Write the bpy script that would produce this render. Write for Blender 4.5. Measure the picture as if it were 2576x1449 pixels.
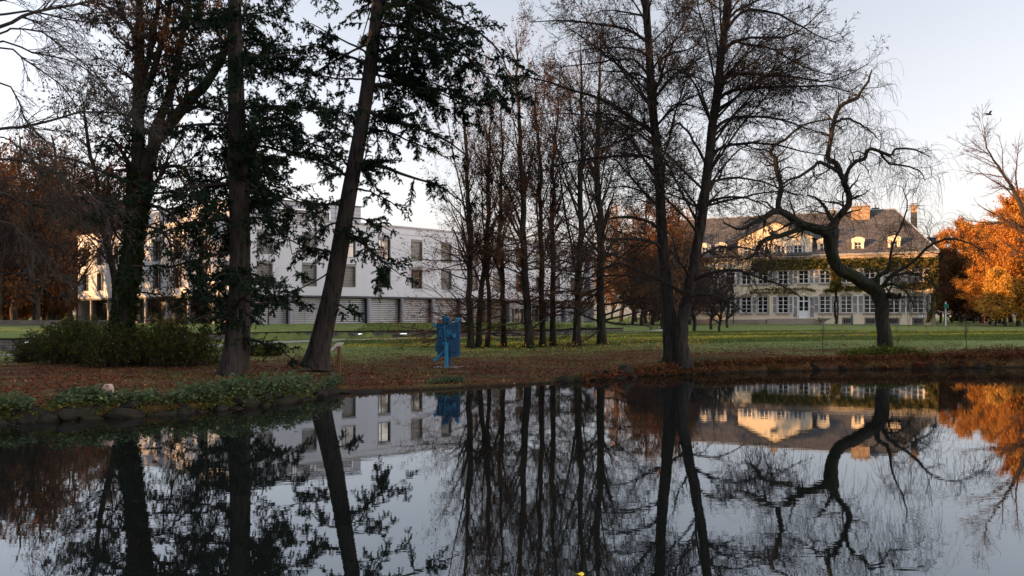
import bpy, math
import numpy as np
from math import radians, sin, cos, pi
for o in list(bpy.data.objects): bpy.data.objects.remove(o)
SC = bpy.context.scene
COL = SC.collection
RNG = np.random.default_rng(7)

# ------------------------------------------------------------------ camera, sky, sun, exposure
cam = bpy.data.cameras.new('camera'); camo = bpy.data.objects.new('camera', cam); COL.objects.link(camo)
camo.location = (0, 0, 2.25); camo.rotation_euler = (radians(90), 0, 0)
cam.lens = 28.125; cam.sensor_width = 36; cam.shift_y = 0.0271; cam.clip_end = 3000
SC.camera = camo
SUN_EL = radians(6.0)
SUN_AZ = math.atan2(-0.974, -0.225)      # clockwise from +Y
W = bpy.data.worlds.new('World'); SC.world = W; W.use_nodes = True
nt = W.node_tree; nt.nodes.clear()
sky = nt.nodes.new('ShaderNodeTexSky'); sky.sky_type = 'NISHITA'; sky.sun_disc = False
sky.sun_elevation = SUN_EL; sky.sun_rotation = (-SUN_AZ) % (2*pi)     # the sky node counts the other way round
sky.air_density = 0.8; sky.dust_density = 1.6; sky.ozone_density = 2.0; sky.altitude = 300
hs = nt.nodes.new('ShaderNodeHueSaturation'); hs.inputs['Saturation'].default_value = 0.25
hs.inputs['Value'].default_value = 1.0
bg = nt.nodes.new('ShaderNodeBackground'); bg.inputs[1].default_value = 0.15
wo = nt.nodes.new('ShaderNodeOutputWorld')
# sky above the frame brightened to add ground light, slightly warm towards the horizon
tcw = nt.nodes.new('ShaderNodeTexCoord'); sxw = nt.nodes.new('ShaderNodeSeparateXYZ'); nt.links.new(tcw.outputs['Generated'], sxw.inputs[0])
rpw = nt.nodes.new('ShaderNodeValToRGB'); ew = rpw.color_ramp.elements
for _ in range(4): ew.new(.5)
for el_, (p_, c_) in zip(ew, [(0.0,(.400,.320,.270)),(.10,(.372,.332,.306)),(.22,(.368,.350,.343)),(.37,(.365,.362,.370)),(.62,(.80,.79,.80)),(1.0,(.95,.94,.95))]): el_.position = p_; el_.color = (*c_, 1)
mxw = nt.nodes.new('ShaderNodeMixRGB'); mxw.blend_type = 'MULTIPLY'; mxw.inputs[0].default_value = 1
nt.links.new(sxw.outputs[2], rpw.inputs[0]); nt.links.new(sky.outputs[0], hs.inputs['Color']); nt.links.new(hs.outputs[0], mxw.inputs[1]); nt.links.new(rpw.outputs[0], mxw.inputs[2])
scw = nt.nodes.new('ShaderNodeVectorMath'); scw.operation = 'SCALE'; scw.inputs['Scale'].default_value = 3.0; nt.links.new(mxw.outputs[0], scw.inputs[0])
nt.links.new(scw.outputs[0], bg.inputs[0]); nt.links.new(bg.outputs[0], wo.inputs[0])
sl = bpy.data.lights.new('sun', 'SUN'); sl.energy = 5.0; sl.angle = radians(0.6); sl.color = (1.0, 0.53, 0.22)
so = bpy.data.objects.new('sun', sl); COL.objects.link(so)
from mathutils import Vector
sd = Vector((sin(SUN_AZ)*cos(SUN_EL), cos(SUN_AZ)*cos(SUN_EL), sin(SUN_EL)))
so.rotation_euler = (-sd).to_track_quat('-Z', 'Y').to_euler()
SC.view_settings.view_transform = 'Standard'; SC.view_settings.look = 'None'
SC.view_settings.exposure = 1.52; SC.view_settings.gamma = 1.0
SC.render.engine = 'CYCLES'
SC.cycles.max_bounces = 6; SC.cycles.transparent_max_bounces = 8

# ------------------------------------------------------------------ helpers
F = 2012.5; CX = 1288.0; HY = 794.3; CZ = 2.25     # picture geometry used to take measurements
def PW(x, y, Y): return np.array([(x-CX)/F*Y, Y, CZ-(y-HY)/F*Y])
SHORE_PX = [(0,1066),(60,1064),(190,1056),(330,1049),(440,1041),(560,1032),(640,1024),(740,1012),(790,1002),(815,990),(870,988),(945,986),(1070,981),(1226,973),(1384,965),
            (1510,956),(1600,948),(1700,943),(1795,940),(1890,936),(2075,931),(2330,927),(2576,924)]
SHORE = [( (x-CX)/F*4528/(y-HY), 4528/(y-HY)) for x, y in SHORE_PX]
POND = [(-45,9),(-26,14.5),(-16,15.8)] + SHORE + [(30,36),(48,37),(70,30),(70,2),(30,1.5),(6,3.5),(-6,3.8),(-30,2.5),(-45,3)]
POND = np.array(POND)
def pond_sd(x, y):
    """signed distance to the pond outline: negative inside the water"""
    p = np.stack([x, y], -1).astype(float); best = np.full(x.shape, 1e9); ins = np.zeros(x.shape, bool)
    n = len(POND)
    for i in range(n):
        a = POND[i]; b = POND[(i+1) % n]; ab = b-a
        t = np.clip(((p-a) @ ab)/(ab @ ab), 0, 1); q = a + t[..., None]*ab
        best = np.minimum(best, np.hypot(*(np.moveaxis(p-q, -1, 0))))
        c = ((a[1] > y) != (b[1] > y)) & (x < (b[0]-a[0])*(y-a[1])/(b[1]-a[1]+1e-12)+a[0])
        ins ^= c
    return np.where(ins, -best, best)
TX = np.array([-60,-15,0,10,25,70.]); TY = np.array([5,25,35,50,60,75,105,200.])
TZ = np.array([[.3,.3,.12,.3,.45,.5],[.35,.25,.10,.25,.45,.5],[.4,.22,.12,.38,.52,.55],[.5,.3,.25,.55,.7,.7],
               [.6,.56,.58,.70,.8,.8],[.9,.7,.7,.85,.92,.95],[1.0,1.05,1.05,1.05,1.1,1.15],[1.2,1.2,1.2,1.2,1.2,1.2]])
def table(x, y):
    x = np.clip(x, TX[0], TX[-1]-1e-6); y = np.clip(y, TY[0], TY[-1]-1e-6)
    i = np.searchsorted(TX, x, 'right')-1; j = np.searchsorted(TY, y, 'right')-1
    i = np.clip(i, 0, len(TX)-2); j = np.clip(j, 0, len(TY)-2)
    u = (x-TX[i])/(TX[i+1]-TX[i]); v = (y-TY[j])/(TY[j+1]-TY[j])
    u = u*u*(3-2*u)
    return (TZ[j,i]*(1-u)+TZ[j,i+1]*u)*(1-v)+(TZ[j+1,i]*(1-u)+TZ[j+1,i+1]*u)*v
WALLLINE = np.array([(-60,33),(-27,41.5),(-20,52),(-14,58.5),(-6,61.5),(0,63.5),(6,67),(10,72.)])
def wall_side(x, y):
    """how far behind the low stone wall (metres), negative in front of it"""
    yy = np.interp(x, WALLLINE[:,0], WALLLINE[:,1]); return (y-yy)
def hash_noise(x, y, s):
    return (np.sin(x*s*1.3+y*s*.7+1.3)+np.sin(x*s*.6-y*s*1.7+4.1)+np.sin(x*s*2.3+y*s*1.9)*.5)/2.5
def ground_z(x, y):
    x = np.asarray(x, float); y = np.asarray(y, float)
    z = table(x, y) + hash_noise(x, y, .8)*.03 + hash_noise(x, y, .22)*.03
    ws = wall_side(x, y)
    terr = np.clip(1.02 + (ws-0.2)*.085, 0, 1.56)
    fade = np.clip((13-x)/5, 0, 1); fade = fade*fade*(3-2*fade)
    z = np.where((ws > 0.2), z*(1-fade)+np.maximum(terr, z)*fade, z)
    d = pond_sd(x, y) + hash_noise(x, y, 2.5)*.1
    e = np.clip((d+.25)/.45, 0, 1); e = e*e*(3-2*e)
    return z*e + (-1.0)*(1-e)
def gz(x, y): return float(ground_z(np.array([x]), np.array([y]))[0])
def on_ground(px, py):
    """place where the line of sight through a picture point meets the ground"""
    lo = None
    for Y in np.arange(12, 160, .25):
        p = PW(px, py, Y)
        if p[2] <= gz(p[0], p[1]): return p
    return PW(px, py, 160)

OFF = {}
def setp(o, label=None, cat=None, group=None, kind=None):
    if label: o['label'] = label
    if cat: o['category'] = cat
    if group: o['group'] = group
    if kind: o['kind'] = kind
    return o
def empty(name, loc, label, cat, group=None):
    o = bpy.data.objects.new(name, None); COL.objects.link(o); o.location = loc; o.empty_display_size = .3
    OFF[o.name] = np.array(loc, float); return setp(o, label, cat, group)
def mesh_obj(name, V, polys, mat, parent=None, smooth=False, origin=None):
    """V (n,3) world; polys: list of int arrays each (m,k)"""
    V = np.asarray(V, float)
    if parent is not None: off = OFF[parent.name]
    elif origin is not None: off = np.array(origin, float)
    else: off = np.zeros(3)
    me = bpy.data.meshes.new(name)
    me.vertices.add(len(V)); me.vertices.foreach_set('co', (V-off).astype(np.float32).ravel())
    ls = []; st = []; tot = []; c = 0
    for f in polys:
        f = np.asarray(f)
        if f.size == 0: continue
        m, k = f.shape; ls.append(f.ravel()); st.append(c+np.arange(m)*k); tot.append(np.full(m, k)); c += m*k
    ls = np.concatenate(ls); st = np.concatenate(st); tot = np.concatenate(tot)
    me.loops.add(len(ls)); me.loops.foreach_set('vertex_index', ls.astype(np.int32))
    me.polygons.add(len(st)); me.polygons.foreach_set('loop_start', st.astype(np.int32)); me.polygons.foreach_set('loop_total', tot.astype(np.int32))
    me.polygons.foreach_set('use_smooth', np.full(len(st), bool(smooth)))
    me.update(calc_edges=True)
    me.materials.append(mat)
    o = bpy.data.objects.new(name, me); COL.objects.link(o)
    if parent is not None:
        o.parent = parent; OFF[o.name] = off
    else:
        o.location = off; OFF[o.name] = off
    return o
class MB:
    """collects geometry for one mesh"""
    def __init__(s): s.v = []; s.f = {}; s.n = 0
    def add(s, V, polys):
        V = np.asarray(V, float)
        for f in polys:
            f = np.asarray(f)
            if f.ndim == 1: f = f[None]
            s.f.setdefault(f.shape[1], []).append(f+s.n)
        s.v.append(V); s.n += len(V)
    def poly(s, pts): s.add(pts, [np.arange(len(pts))])
    def box(s, fr, s0, s1, o0, o1, z0, z1):
        P = [fr(a, b, c) for c in (z0, z1) for a, b in ((s0,o0),(s1,o0),(s1,o1),(s0,o1))]
        s.add(P, [[0,1,2,3],[4,5,6,7],[0,1,5,4],[1,2,6,5],[2,3,7,6],[3,0,4,7]])
    def prism(s, pts, d):
        """closed outline pts (n,3) pushed by vector d"""
        pts = np.asarray(pts, float); n = len(pts); V = np.vstack([pts, pts+np.asarray(d)])
        s.add(V, [np.arange(n), np.arange(n)+n, np.array([[i,(i+1)%n,(i+1)%n+n,i+n] for i in range(n)])])
    def tube(s, P, R, sides=8, cap=True):
        P = np.asarray(P, float)[None]; R = np.asarray(R, float)
        if R.ndim == 0: R = np.full(P.shape[1], float(R))
        V, Q = tubes(P, R[None], sides); s.add(V, [Q])
        if cap:
            k = P.shape[1]; s.f.setdefault(sides, []).append(np.array([np.arange(sides)+s.n-k*sides, np.arange(sides)+s.n-sides]))
    def lathe(s, c, prof, n=12):
        """prof: (r,z) list around a vertical axis at c"""
        a = np.arange(n)/n*2*pi; V = []
        for r, z in prof: V += [(c[0]+r*cos(t), c[1]+r*sin(t), c[2]+z) for t in a]
        k = len(prof); q = [[i*n+j, i*n+(j+1)%n, (i+1)*n+(j+1)%n, (i+1)*n+j] for i in range(k-1) for j in range(n)]
        s.add(V, [np.array(q), np.arange(n), np.arange(n)+(k-1)*n])
    def build(s, name, mat, parent=None, smooth=False, origin=None):
        return mesh_obj(name, np.vstack(s.v), [np.vstack(x) for x in s.f.values()], mat, parent, smooth, origin)
def tubes(P, R, sides):
    N, K, _ = P.shape
    T = np.empty_like(P); T[:,1:-1] = P[:,2:]-P[:,:-2]; T[:,0] = P[:,1]-P[:,0]; T[:,-1] = P[:,-1]-P[:,-2]
    T /= np.linalg.norm(T, axis=-1, keepdims=True)+1e-9
    m = T.mean(1); ref = np.where(np.abs(m[:,2:3]) > .75*np.linalg.norm(m,axis=1,keepdims=True), np.array([[1.,.1,0]]), np.array([[.05,.07,1.]]))
    A = np.cross(T, ref[:,None,:]); A /= np.linalg.norm(A, axis=-1, keepdims=True)+1e-9
    B = np.cross(T, A)
    a = np.arange(sides)/sides*2*pi
    V = P[:,:,None,:] + R[:,:,None,None]*(A[:,:,None,:]*np.cos(a)[None,None,:,None]+B[:,:,None,:]*np.sin(a)[None,None,:,None])
    idx = np.arange(N*K*sides).reshape(N, K, sides); nx = np.roll(idx, -1, 2)
    Q = np.stack([idx[:,:-1], nx[:,:-1], nx[:,1:], idx[:,1:]], -1).reshape(-1, 4)
    return V.reshape(-1, 3), Q
def unit(v): return v/(np.linalg.norm(v, axis=-1, keepdims=True)+1e-9)
def grow(P, R, dens, t0, t1, ang, ln, k=6, up=0., wob=.15, rr=.55, flat=1., rmin=.006, jit=.35, tt=.5, absl=None, r=RNG, kn=None, tip=.25, bias=None):
    """children polylines from parents. dens: count per parent. ln: length as share of the parent's. up: curl."""
    N, K, _ = P.shape
    L = np.linalg.norm(np.diff(P, axis=1), axis=-1).sum(1)
    cnt = np.maximum(1, np.round(dens*(L/L.mean() if kn is None else 1)*np.ones(N))).astype(int)
    idx = np.repeat(np.arange(N), cnt); M = len(idx)
    t = r.uniform(t0, t1, M); f = t*(K-1); i = np.minimum(f.astype(int), K-2); u = (f-i)[:,None]
    p = P[idx,i]*(1-u)+P[idx,i+1]*u; tan = unit(P[idx,i+1]-P[idx,i]); rad = R[idx,i]*(1-u[:,0])+R[idx,i+1]*u[:,0]
    rv = r.normal(size=(M,3)); rv -= (rv*tan).sum(1,keepdims=True)*tan; 
    if bias is not None: rv = unit(rv)+np.array(bias)
    rv[:,2] *= flat; rv = unit(rv)
    a = np.radians(ang)*(1+r.normal(size=M)*jit*.6)[:,None]
    d = unit(np.cos(a)*tan+np.sin(a)*rv)
    ll = (L[idx]*ln if absl is None else absl*np.ones(M))*(1-tt*t)*r.uniform(.6,1.25,M)
    out = np.empty((M,k,3)); out[:,0] = p; st = ll/(k-1)
    for j in range(1, k):
        out[:,j] = out[:,j-1]+d*st[:,None]
        d = d + r.normal(size=(M,3))*wob; d[:,2] += up/(k-1)*(j/(k-1)*1.2+.4); d = unit(d)
    r0 = np.maximum(rad*rr, rmin)
    RR = r0[:,None]*(1-(1-tip)*np.linspace(0,1,k)[None])
    RR = np.maximum(RR, rmin*.6)
    return out, RR
def leafq(C, size, r=RNG, el=1.0, droop=None, sv=.4):
    """small quads at C"""
    M = len(C); a = unit(r.normal(size=(M,3)))
    if droop is not None: a = unit(a+np.array([0,0,-droop]))
    b = unit(np.cross(a, r.normal(size=(M,3)))); s = size*(1+r.uniform(-sv,sv,(M,1)))
    a = a*s*el*.5; b = b*s*.5
    V = np.stack([C-a, C+b*.9, C+a, C-b*.9], 1).reshape(-1,3)
    return V, np.arange(M*4).reshape(-1,4)
def pts_on(P, n, t0=0., t1=1., r=RNG, spread=0.):
    N, K, _ = P.shape; idx = r.integers(0, N, n); f = r.uniform(t0,t1,n)*(K-1); i = np.minimum(f.astype(int), K-2); u = (f-i)[:,None]
    return P[idx,i]*(1-u)+P[idx,i+1]*u + r.normal(size=(n,3))*spread
def catmull(pts, K):
    pts = np.asarray(pts, float); n = len(pts)
    if n == 2: return pts[0]+(pts[1]-pts[0])*np.linspace(0,1,K)[:,None]
    Q = np.vstack([2*pts[0]-pts[1], pts, 2*pts[-1]-pts[-2]]); t = np.linspace(0, n-1, K); i = np.minimum(t.astype(int), n-2); u = (t-i)[:,None]
    p0,p1,p2,p3 = Q[i],Q[i+1],Q[i+2],Q[i+3]
    return .5*((2*p1)+(-p0+p2)*u+(2*p0-5*p1+4*p2-p3)*u*u+(-p0+3*p1-3*p2+p3)*u**3)
def trace(pts, D0, D1=None, w0=8, w1=2, K=16, wob=0.0):
    """limb through picture points, with its own depth running from D0 to D1"""
    if D1 is None: D1 = D0
    n = len(pts); seg = np.r_[0, np.cumsum([math.hypot(pts[i+1][0]-pts[i][0], pts[i+1][1]-pts[i][1]) for i in range(n-1)])]; seg = seg/seg[-1]
    W3 = []; 
    for p, s in zip(pts, seg):
        Y = D0+(D1-D0)*s; w = p[2] if len(p) > 2 else w0+(w1-w0)*s
        W3.append(np.r_[PW(p[0], p[1], Y), w/2/F*Y])
    C = catmull(W3, K)
    if wob: C[1:-1,:3] += RNG.normal(size=(K-2,3))*wob
    return C[:,:3], np.maximum(C[:,3], .004)
def stack(*prs):
    """list of (P,R) arrays -> combined tube verts & quads"""
    V = []; Q = []; n = 0
    for P, R, s in prs:
        v, q = tubes(P, R, s); V.append(v); Q.append(q+n); n += len(v)
    return np.vstack(V), np.vstack(Q)
def qcat(*vq):
    V = []; Q = []; n = 0
    for v, q in vq: V.append(v); Q.append(q+n); n += len(v)
    return np.vstack(V), np.vstack(Q)

# ------------------------------------------------------------------ materials
def new_mat(name):
    m = bpy.data.materials.new(name); m.use_nodes = True; nt = m.node_tree; nt.nodes.clear()
    out = nt.nodes.new('ShaderNodeOutputMaterial'); return m, nt, out
def N(nt, typ, **kw):
    n = nt.nodes.new(typ)
    for k, v in kw.items():
        if k in n.inputs: n.inputs[k].default_value = v
        else: setattr(n, k, v)
    return n
def ramp(nt, fac, stops):
    r = nt.nodes.new('ShaderNodeValToRGB'); e = r.color_ramp.elements
    while len(e) < len(stops): e.new(.5)
    for el, (p, c) in zip(e, stops): el.position = p; el.color = (*c, 1)
    nt.links.new(fac, r.inputs[0]); return r
def coords(nt, scale=(1,1,1), obj=False):
    if obj: src = nt.nodes.new('ShaderNodeTexCoord').outputs['Object']
    else: src = nt.nodes.new('ShaderNodeNewGeometry').outputs['Position']
    m = nt.nodes.new('ShaderNodeMapping'); m.inputs['Scale'].default_value = scale; nt.links.new(src, m.inputs[0]); return m.outputs[0]
def mat_noise(name, c1, c2, scale=4, rough=.85, bump=.3, sc3=(1,1,1), detail=6, dist=.02, metallic=0, c3=None, spec=.3, obj=False):
    m, nt, out = new_mat(name); co = coords(nt, sc3, obj)
    no = N(nt, 'ShaderNodeTexNoise', Scale=scale, Detail=detail, Roughness=.6); nt.links.new(co, no.inputs['Vector'])
    st = [(.3, c1), (.7, c2)] if c3 is None else [(.28, c1), (.5, c2), (.72, c3)]
    r = ramp(nt, no.outputs[0], st)
    b = N(nt, 'ShaderNodeBsdfPrincipled', Roughness=rough, Metallic=metallic); b.inputs['Specular IOR Level'].default_value = spec
    nt.links.new(r.outputs[0], b.inputs['Base Color'])
    if bump:
        n2 = N(nt, 'ShaderNodeTexNoise', Scale=scale*3, Detail=5); nt.links.new(co, n2.inputs['Vector'])
        bp = N(nt, 'ShaderNodeBump', Strength=bump, Distance=dist); nt.links.new(n2.outputs[0], bp.inputs['Height']); nt.links.new(bp.outputs[0], b.inputs['Normal'])
    nt.links.new(b.outputs[0], out.inputs[0]); return m
def mat_bark(name, c1, c2, scale=5, moss=None, obj=True):
    m, nt, out = new_mat(name); co = coords(nt, (1,1,.22), obj)
    vo = N(nt, 'ShaderNodeTexVoronoi', Scale=scale*2.2); no = N(nt, 'ShaderNodeTexNoise', Scale=scale, Detail=8, Roughness=.65)
    nt.links.new(co, no.inputs['Vector'])
    mx = N(nt, 'ShaderNodeMixRGB', Fac=.12); nt.links.new(co, mx.inputs[1]); nt.links.new(no.outputs[1], mx.inputs[2]); nt.links.new(mx.outputs[0], vo.inputs['Vector'])
    mul = N(nt, 'ShaderNodeMath', operation='MULTIPLY_ADD'); nt.links.new(vo.outputs[0], mul.inputs[0]); mul.inputs[1].default_value = .7; nt.links.new(no.outputs[0], mul.inputs[2])
    r = ramp(nt, mul.outputs[0], [(.50, c1), (.92, c2)]); col = r.outputs[0]
    if moss:
        c2_ = coords(nt, (1,1,.5), obj); n3 = N(nt, 'ShaderNodeTexNoise', Scale=1.1, Detail=5); nt.links.new(c2_, n3.inputs['Vector'])
        r3 = ramp(nt, n3.outputs[0], [(.48,(0,0,0)),(.62,(1,1,1))]); mm = N(nt, 'ShaderNodeMixRGB'); mm.inputs[2].default_value = (*moss,1)
        nt.links.new(r3.outputs[0], mm.inputs[0]); nt.links.new(col, mm.inputs[1]); col = mm.outputs[0]
    b = N(nt, 'ShaderNodeBsdfPrincipled', Roughness=.9); b.inputs['Specular IOR Level'].default_value = .2
    nt.links.new(col, b.inputs['Base Color'])
    bp = N(nt, 'ShaderNodeBump', Strength=1.0, Distance=.06); nt.links.new(mul.outputs[0], bp.inputs['Height']); nt.links.new(bp.outputs[0], b.inputs['Normal'])
    nt.links.new(b.outputs[0], out.inputs[0]); return m
def mat_leaf(name, stops, trans=.35, big=.25):
    """leaf colour differs leaf by leaf and clump by clump"""
    m, nt, out = new_mat(name)
    g = nt.nodes.new('ShaderNodeNewGeometry'); no = N(nt, 'ShaderNodeTexNoise', Scale=big, Detail=4); nt.links.new(g.outputs['Position'], no.inputs['Vector'])
    a = N(nt, 'ShaderNodeMath', operation='MULTIPLY_ADD'); nt.links.new(no.outputs[0], a.inputs[0]); a.inputs[1].default_value = 1.2
    s = N(nt, 'ShaderNodeMath', operation='MULTIPLY_ADD'); nt.links.new(g.outputs['Random Per Island'], s.inputs[0]); s.inputs[1].default_value = .6; s.inputs[2].default_value = -.4
    nt.links.new(s.outputs[0], a.inputs[2])
    r = ramp(nt, a.outputs[0], stops)
    d = N(nt, 'ShaderNodeBsdfDiffuse'); t = N(nt, 'ShaderNodeBsdfTranslucent'); mx = N(nt, 'ShaderNodeMixShader', Fac=trans)
    nt.links.new(r.outputs[0], d.inputs[0]); nt.links.new(r.outputs[0], t.inputs[0]); nt.links.new(d.outputs[0], mx.inputs[1]); nt.links.new(t.outputs[0], mx.inputs[2])
    nt.links.new(mx.outputs[0], out.inputs[0]); return m
def mat_plain(name, c, rough=.6, metallic=0, spec=.4, var=.12, scale=3, bump=0.0):
    c1 = tuple(x*(1-var) for x in c); c2 = tuple(min(1, x*(1+var)) for x in c)
    return mat_noise(name, c1, c2, scale, rough, bump, metallic=metallic, spec=spec)

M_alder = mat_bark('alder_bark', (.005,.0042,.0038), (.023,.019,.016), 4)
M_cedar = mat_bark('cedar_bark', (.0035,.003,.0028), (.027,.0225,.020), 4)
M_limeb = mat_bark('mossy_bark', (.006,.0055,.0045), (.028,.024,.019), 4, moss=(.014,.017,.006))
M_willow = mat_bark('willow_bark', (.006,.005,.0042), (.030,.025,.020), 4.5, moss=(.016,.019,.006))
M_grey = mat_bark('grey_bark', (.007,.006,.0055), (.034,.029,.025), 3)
M_twig = mat_noise('twig_bark', (.014,.010,.009), (.034,.024,.020), 3, .9, 0)
M_twigred = mat_noise('red_twig_bark', (.035,.020,.014), (.08,.045,.03), 3, .9, 0)
M_needle = mat_leaf('cedar_needles', [(0,(.006,.011,.008)),(.5,(.012,.022,.015)),(1,(.028,.042,.022))], .15, .8)
M_hedge = mat_leaf('evergreen_leaves', [(0,(.01,.02,.01)),(1,(.03,.05,.02))], .1, .5)
M_rust = mat_leaf('rust_leaves', [(0,(.045,.022,.013)),(.5,(.10,.044,.020)),(1,(.17,.080,.032))], .35, .35)
M_brown = mat_leaf('brown_leaves', [(0,(.05,.030,.018)),(.5,(.10,.055,.028)),(1,(.17,.095,.045))], .35, .25)
M_orange = mat_leaf('orange_leaves', [(0,(.20,.075,.015)),(.4,(.42,.17,.035)),(.75,(.58,.27,.06)),(1,(.68,.40,.10))], .4, .22)
M_yellow = mat_leaf('yellow_leaves', [(0,(.30,.14,.03)),(.6,(.55,.30,.06)),(1,(.62,.40,.10))], .4, .4)
M_keys = mat_leaf('dry_keys', [(0,(.03,.018,.010)),(1,(.10,.05,.02))], .25, .4)
M_ivy = mat_leaf('ivy_leaves', [(0,(.010,.020,.006)),(1,(.03,.045,.014))], .15, .8)
M_creeper = mat_leaf('creeper_leaves', [(0,(.05,.058,.016)),(.5,(.13,.115,.028)),(1,(.30,.20,.05))], .25, .5)
M_nettle = mat_leaf('nettle_leaves', [(0,(.030,.050,.026)),(.5,(.062,.092,.050)),(1,(.13,.155,.065))], .3, 1.5)
M_shrub = mat_leaf('shrub_leaves', [(0,(.022,.028,.008)),(.6,(.065,.075,.016)),(1,(.15,.14,.03))], .3, .9)
M_litter = mat_leaf('fallen_leaves', [(0,(.045,.016,.010)),(.5,(.105,.036,.020)),(.8,(.18,.07,.036)),(1,(.34,.20,.11))], .1, .6)
M_stone = mat_noise('bank_stone', (.005,.0045,.004), (.017,.015,.012), 3.5, .9, .6, dist=.03, c3=(.011,.013,.006), spec=.1)
M_blue = mat_noise('blue_paint', (.002,.042,.10), (.003,.056,.135), 5, .55, .05, spec=.4)
M_blue2 = mat_noise('light_blue_paint', (.014,.14,.27), (.019,.17,.32), 5, .5, .05, spec=.4)
M_conc = mat_noise('concrete', (.14,.13,.12), (.22,.21,.19), 5, .9, .2)
M_wood = mat_noise('brown_wood', (.055,.028,.014), (.12,.062,.03), 9, .8, .3, sc3=(3,3,.3))
M_metal = mat_plain('grey_metal', (.20,.20,.21), .5, .3)
M_dmetal = mat_plain('dark_metal', (.03,.03,.035), .5, .3)
M_white = mat_plain('white_paint', (.74,.74,.74), .5)
M_glass = mat_plain('window_glass', (.012,.013,.015), .06, 0, 1.0, .1)
M_red = mat_plain('red_paint', (.34,.02,.018), .45)
M_green = mat_plain('green_sign', (.03,.22,.16), .5)
M_lampw = mat_plain('white_lamp_glass', (.82,.84,.85), .3)

# ------------------------------------------------------------------ terrain, water, path
xs = np.unique(np.round(np.concatenate([np.arange(-400,-60,20), np.arange(-60,-26,1.5), np.arange(-26,32,.28), np.arange(32,75,1.0), np.arange(75,420,15)]), 3))
ys = np.unique(np.round(np.concatenate([np.arange(-200,-4,15), np.arange(-4,13,1.0), np.arange(13,39,.25), np.arange(39,76,.6), np.arange(76,130,3), np.arange(130,700,25)]), 3))
GX, GY = np.meshgrid(xs, ys); Zt = ground_z(GX, GY)
Vt = np.stack([GX, GY, Zt], -1).reshape(-1,3); nx, ny = len(xs), len(ys)
ii = np.arange(nx*ny).reshape(ny, nx); Qt = np.stack([ii[:-1,:-1], ii[:-1,1:], ii[1:,1:], ii[1:,:-1]], -1).reshape(-1,4)
def ground_material():
    m, nt, out = new_mat('park_ground'); L = nt.links
    pos = nt.nodes.new('ShaderNodeNewGeometry').outputs['Position']
    sx = nt.nodes.new('ShaderNodeSeparateXYZ'); L.new(pos, sx.inputs[0])
    def noise(s, d=5, rough=.6):
        n = N(nt, 'ShaderNodeTexNoise', Scale=s, Detail=d, Roughness=rough); L.new(pos, n.inputs['Vector']); return n.outputs[0]
    def math_(op, a, b=None, c=None, clamp=False):
        n = N(nt, 'ShaderNodeMath', operation=op); n.use_clamp = clamp
        for i, v in enumerate((a, b, c)):
            if v is None: continue
            if isinstance(v, (int, float)): n.inputs[i].default_value = v
            else: L.new(v, n.inputs[i])
        return n.outputs[0]
    grass = ramp(nt, noise(1.1, 8, .7), [(.3,(.070,.088,.028)),(.5,(.120,.148,.044)),(.7,(.165,.19,.062))]).outputs[0]
    fine = ramp(nt, noise(30, 3), [(.3,(.55,.55,.55)),(.7,(1.35,1.35,1.3))]).outputs[0]
    gm = N(nt, 'ShaderNodeMixRGB', blend_type='MULTIPLY', Fac=1); L.new(grass, gm.inputs[1]); L.new(fine, gm.inputs[2])
    lit = ramp(nt, noise(11, 6, .8), [(.3,(.014,.007,.005)),(.47,(.045,.018,.010)),(.58,(.09,.036,.018)),(.72,(.16,.075,.035))]).outputs[0]
    # leaf litter near the water and under the trees, thinning out into the lawn
    yb = math_('SUBTRACT', sx.outputs[0], 5.0); yb = math_('ABSOLUTE', yb); yb = math_('MULTIPLY_ADD', yb, -.36, 48.0)           # boundary Y of the litter
    a = math_('SUBTRACT', yb, sx.outputs[1]); a = math_('MULTIPLY_ADD', noise(.35, 6), 26.0, a); a = math_('SUBTRACT', a, 13.0)
    a = math_('MULTIPLY_ADD', noise(9, 3), 8.0, a); a = math_('SUBTRACT', a, 5.5)
    a = math_('MULTIPLY', a, .16, clamp=True)
    # grass patches near the low shore
    b = math_('MULTIPLY_ADD', noise(.55, 5), 3.4, -1.25); b = math_('MULTIPLY', b, 1.0, clamp=True)
    fac = math_('MULTIPLY', a, math_('SUBTRACT', 1.0, math_('MULTIPLY', b, .30)))
    mx = N(nt, 'ShaderNodeMixRGB'); L.new(fac, mx.inputs[0]); L.new(gm.outputs[0], mx.inputs[1]); L.new(lit, mx.inputs[2])
    # mud at and below the water line
    mud = math_('MULTIPLY_ADD', sx.outputs[2], -9.0, 1.1, clamp=True)
    m2 = N(nt, 'ShaderNodeMixRGB'); L.new(mud, m2.inputs[0]); L.new(mx.outputs[0], m2.inputs[1]); m2.inputs[2].default_value = (.014,.011,.008,1)
    p = N(nt, 'ShaderNodeBsdfPrincipled', Roughness=.95); p.inputs['Specular IOR Level'].default_value = .1; L.new(m2.outputs[0], p.inputs['Base Color'])
    bp = N(nt, 'ShaderNodeBump', Strength=.9, Distance=.07); L.new(noise(14, 5), bp.inputs['Height']); L.new(bp.outputs[0], p.inputs['Normal'])
    L.new(p.outputs[0], out.inputs[0]); return m
M_ground = ground_material()
setp(mesh_obj('ground', Vt, [Qt], M_ground, smooth=True), kind='structure')
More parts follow.
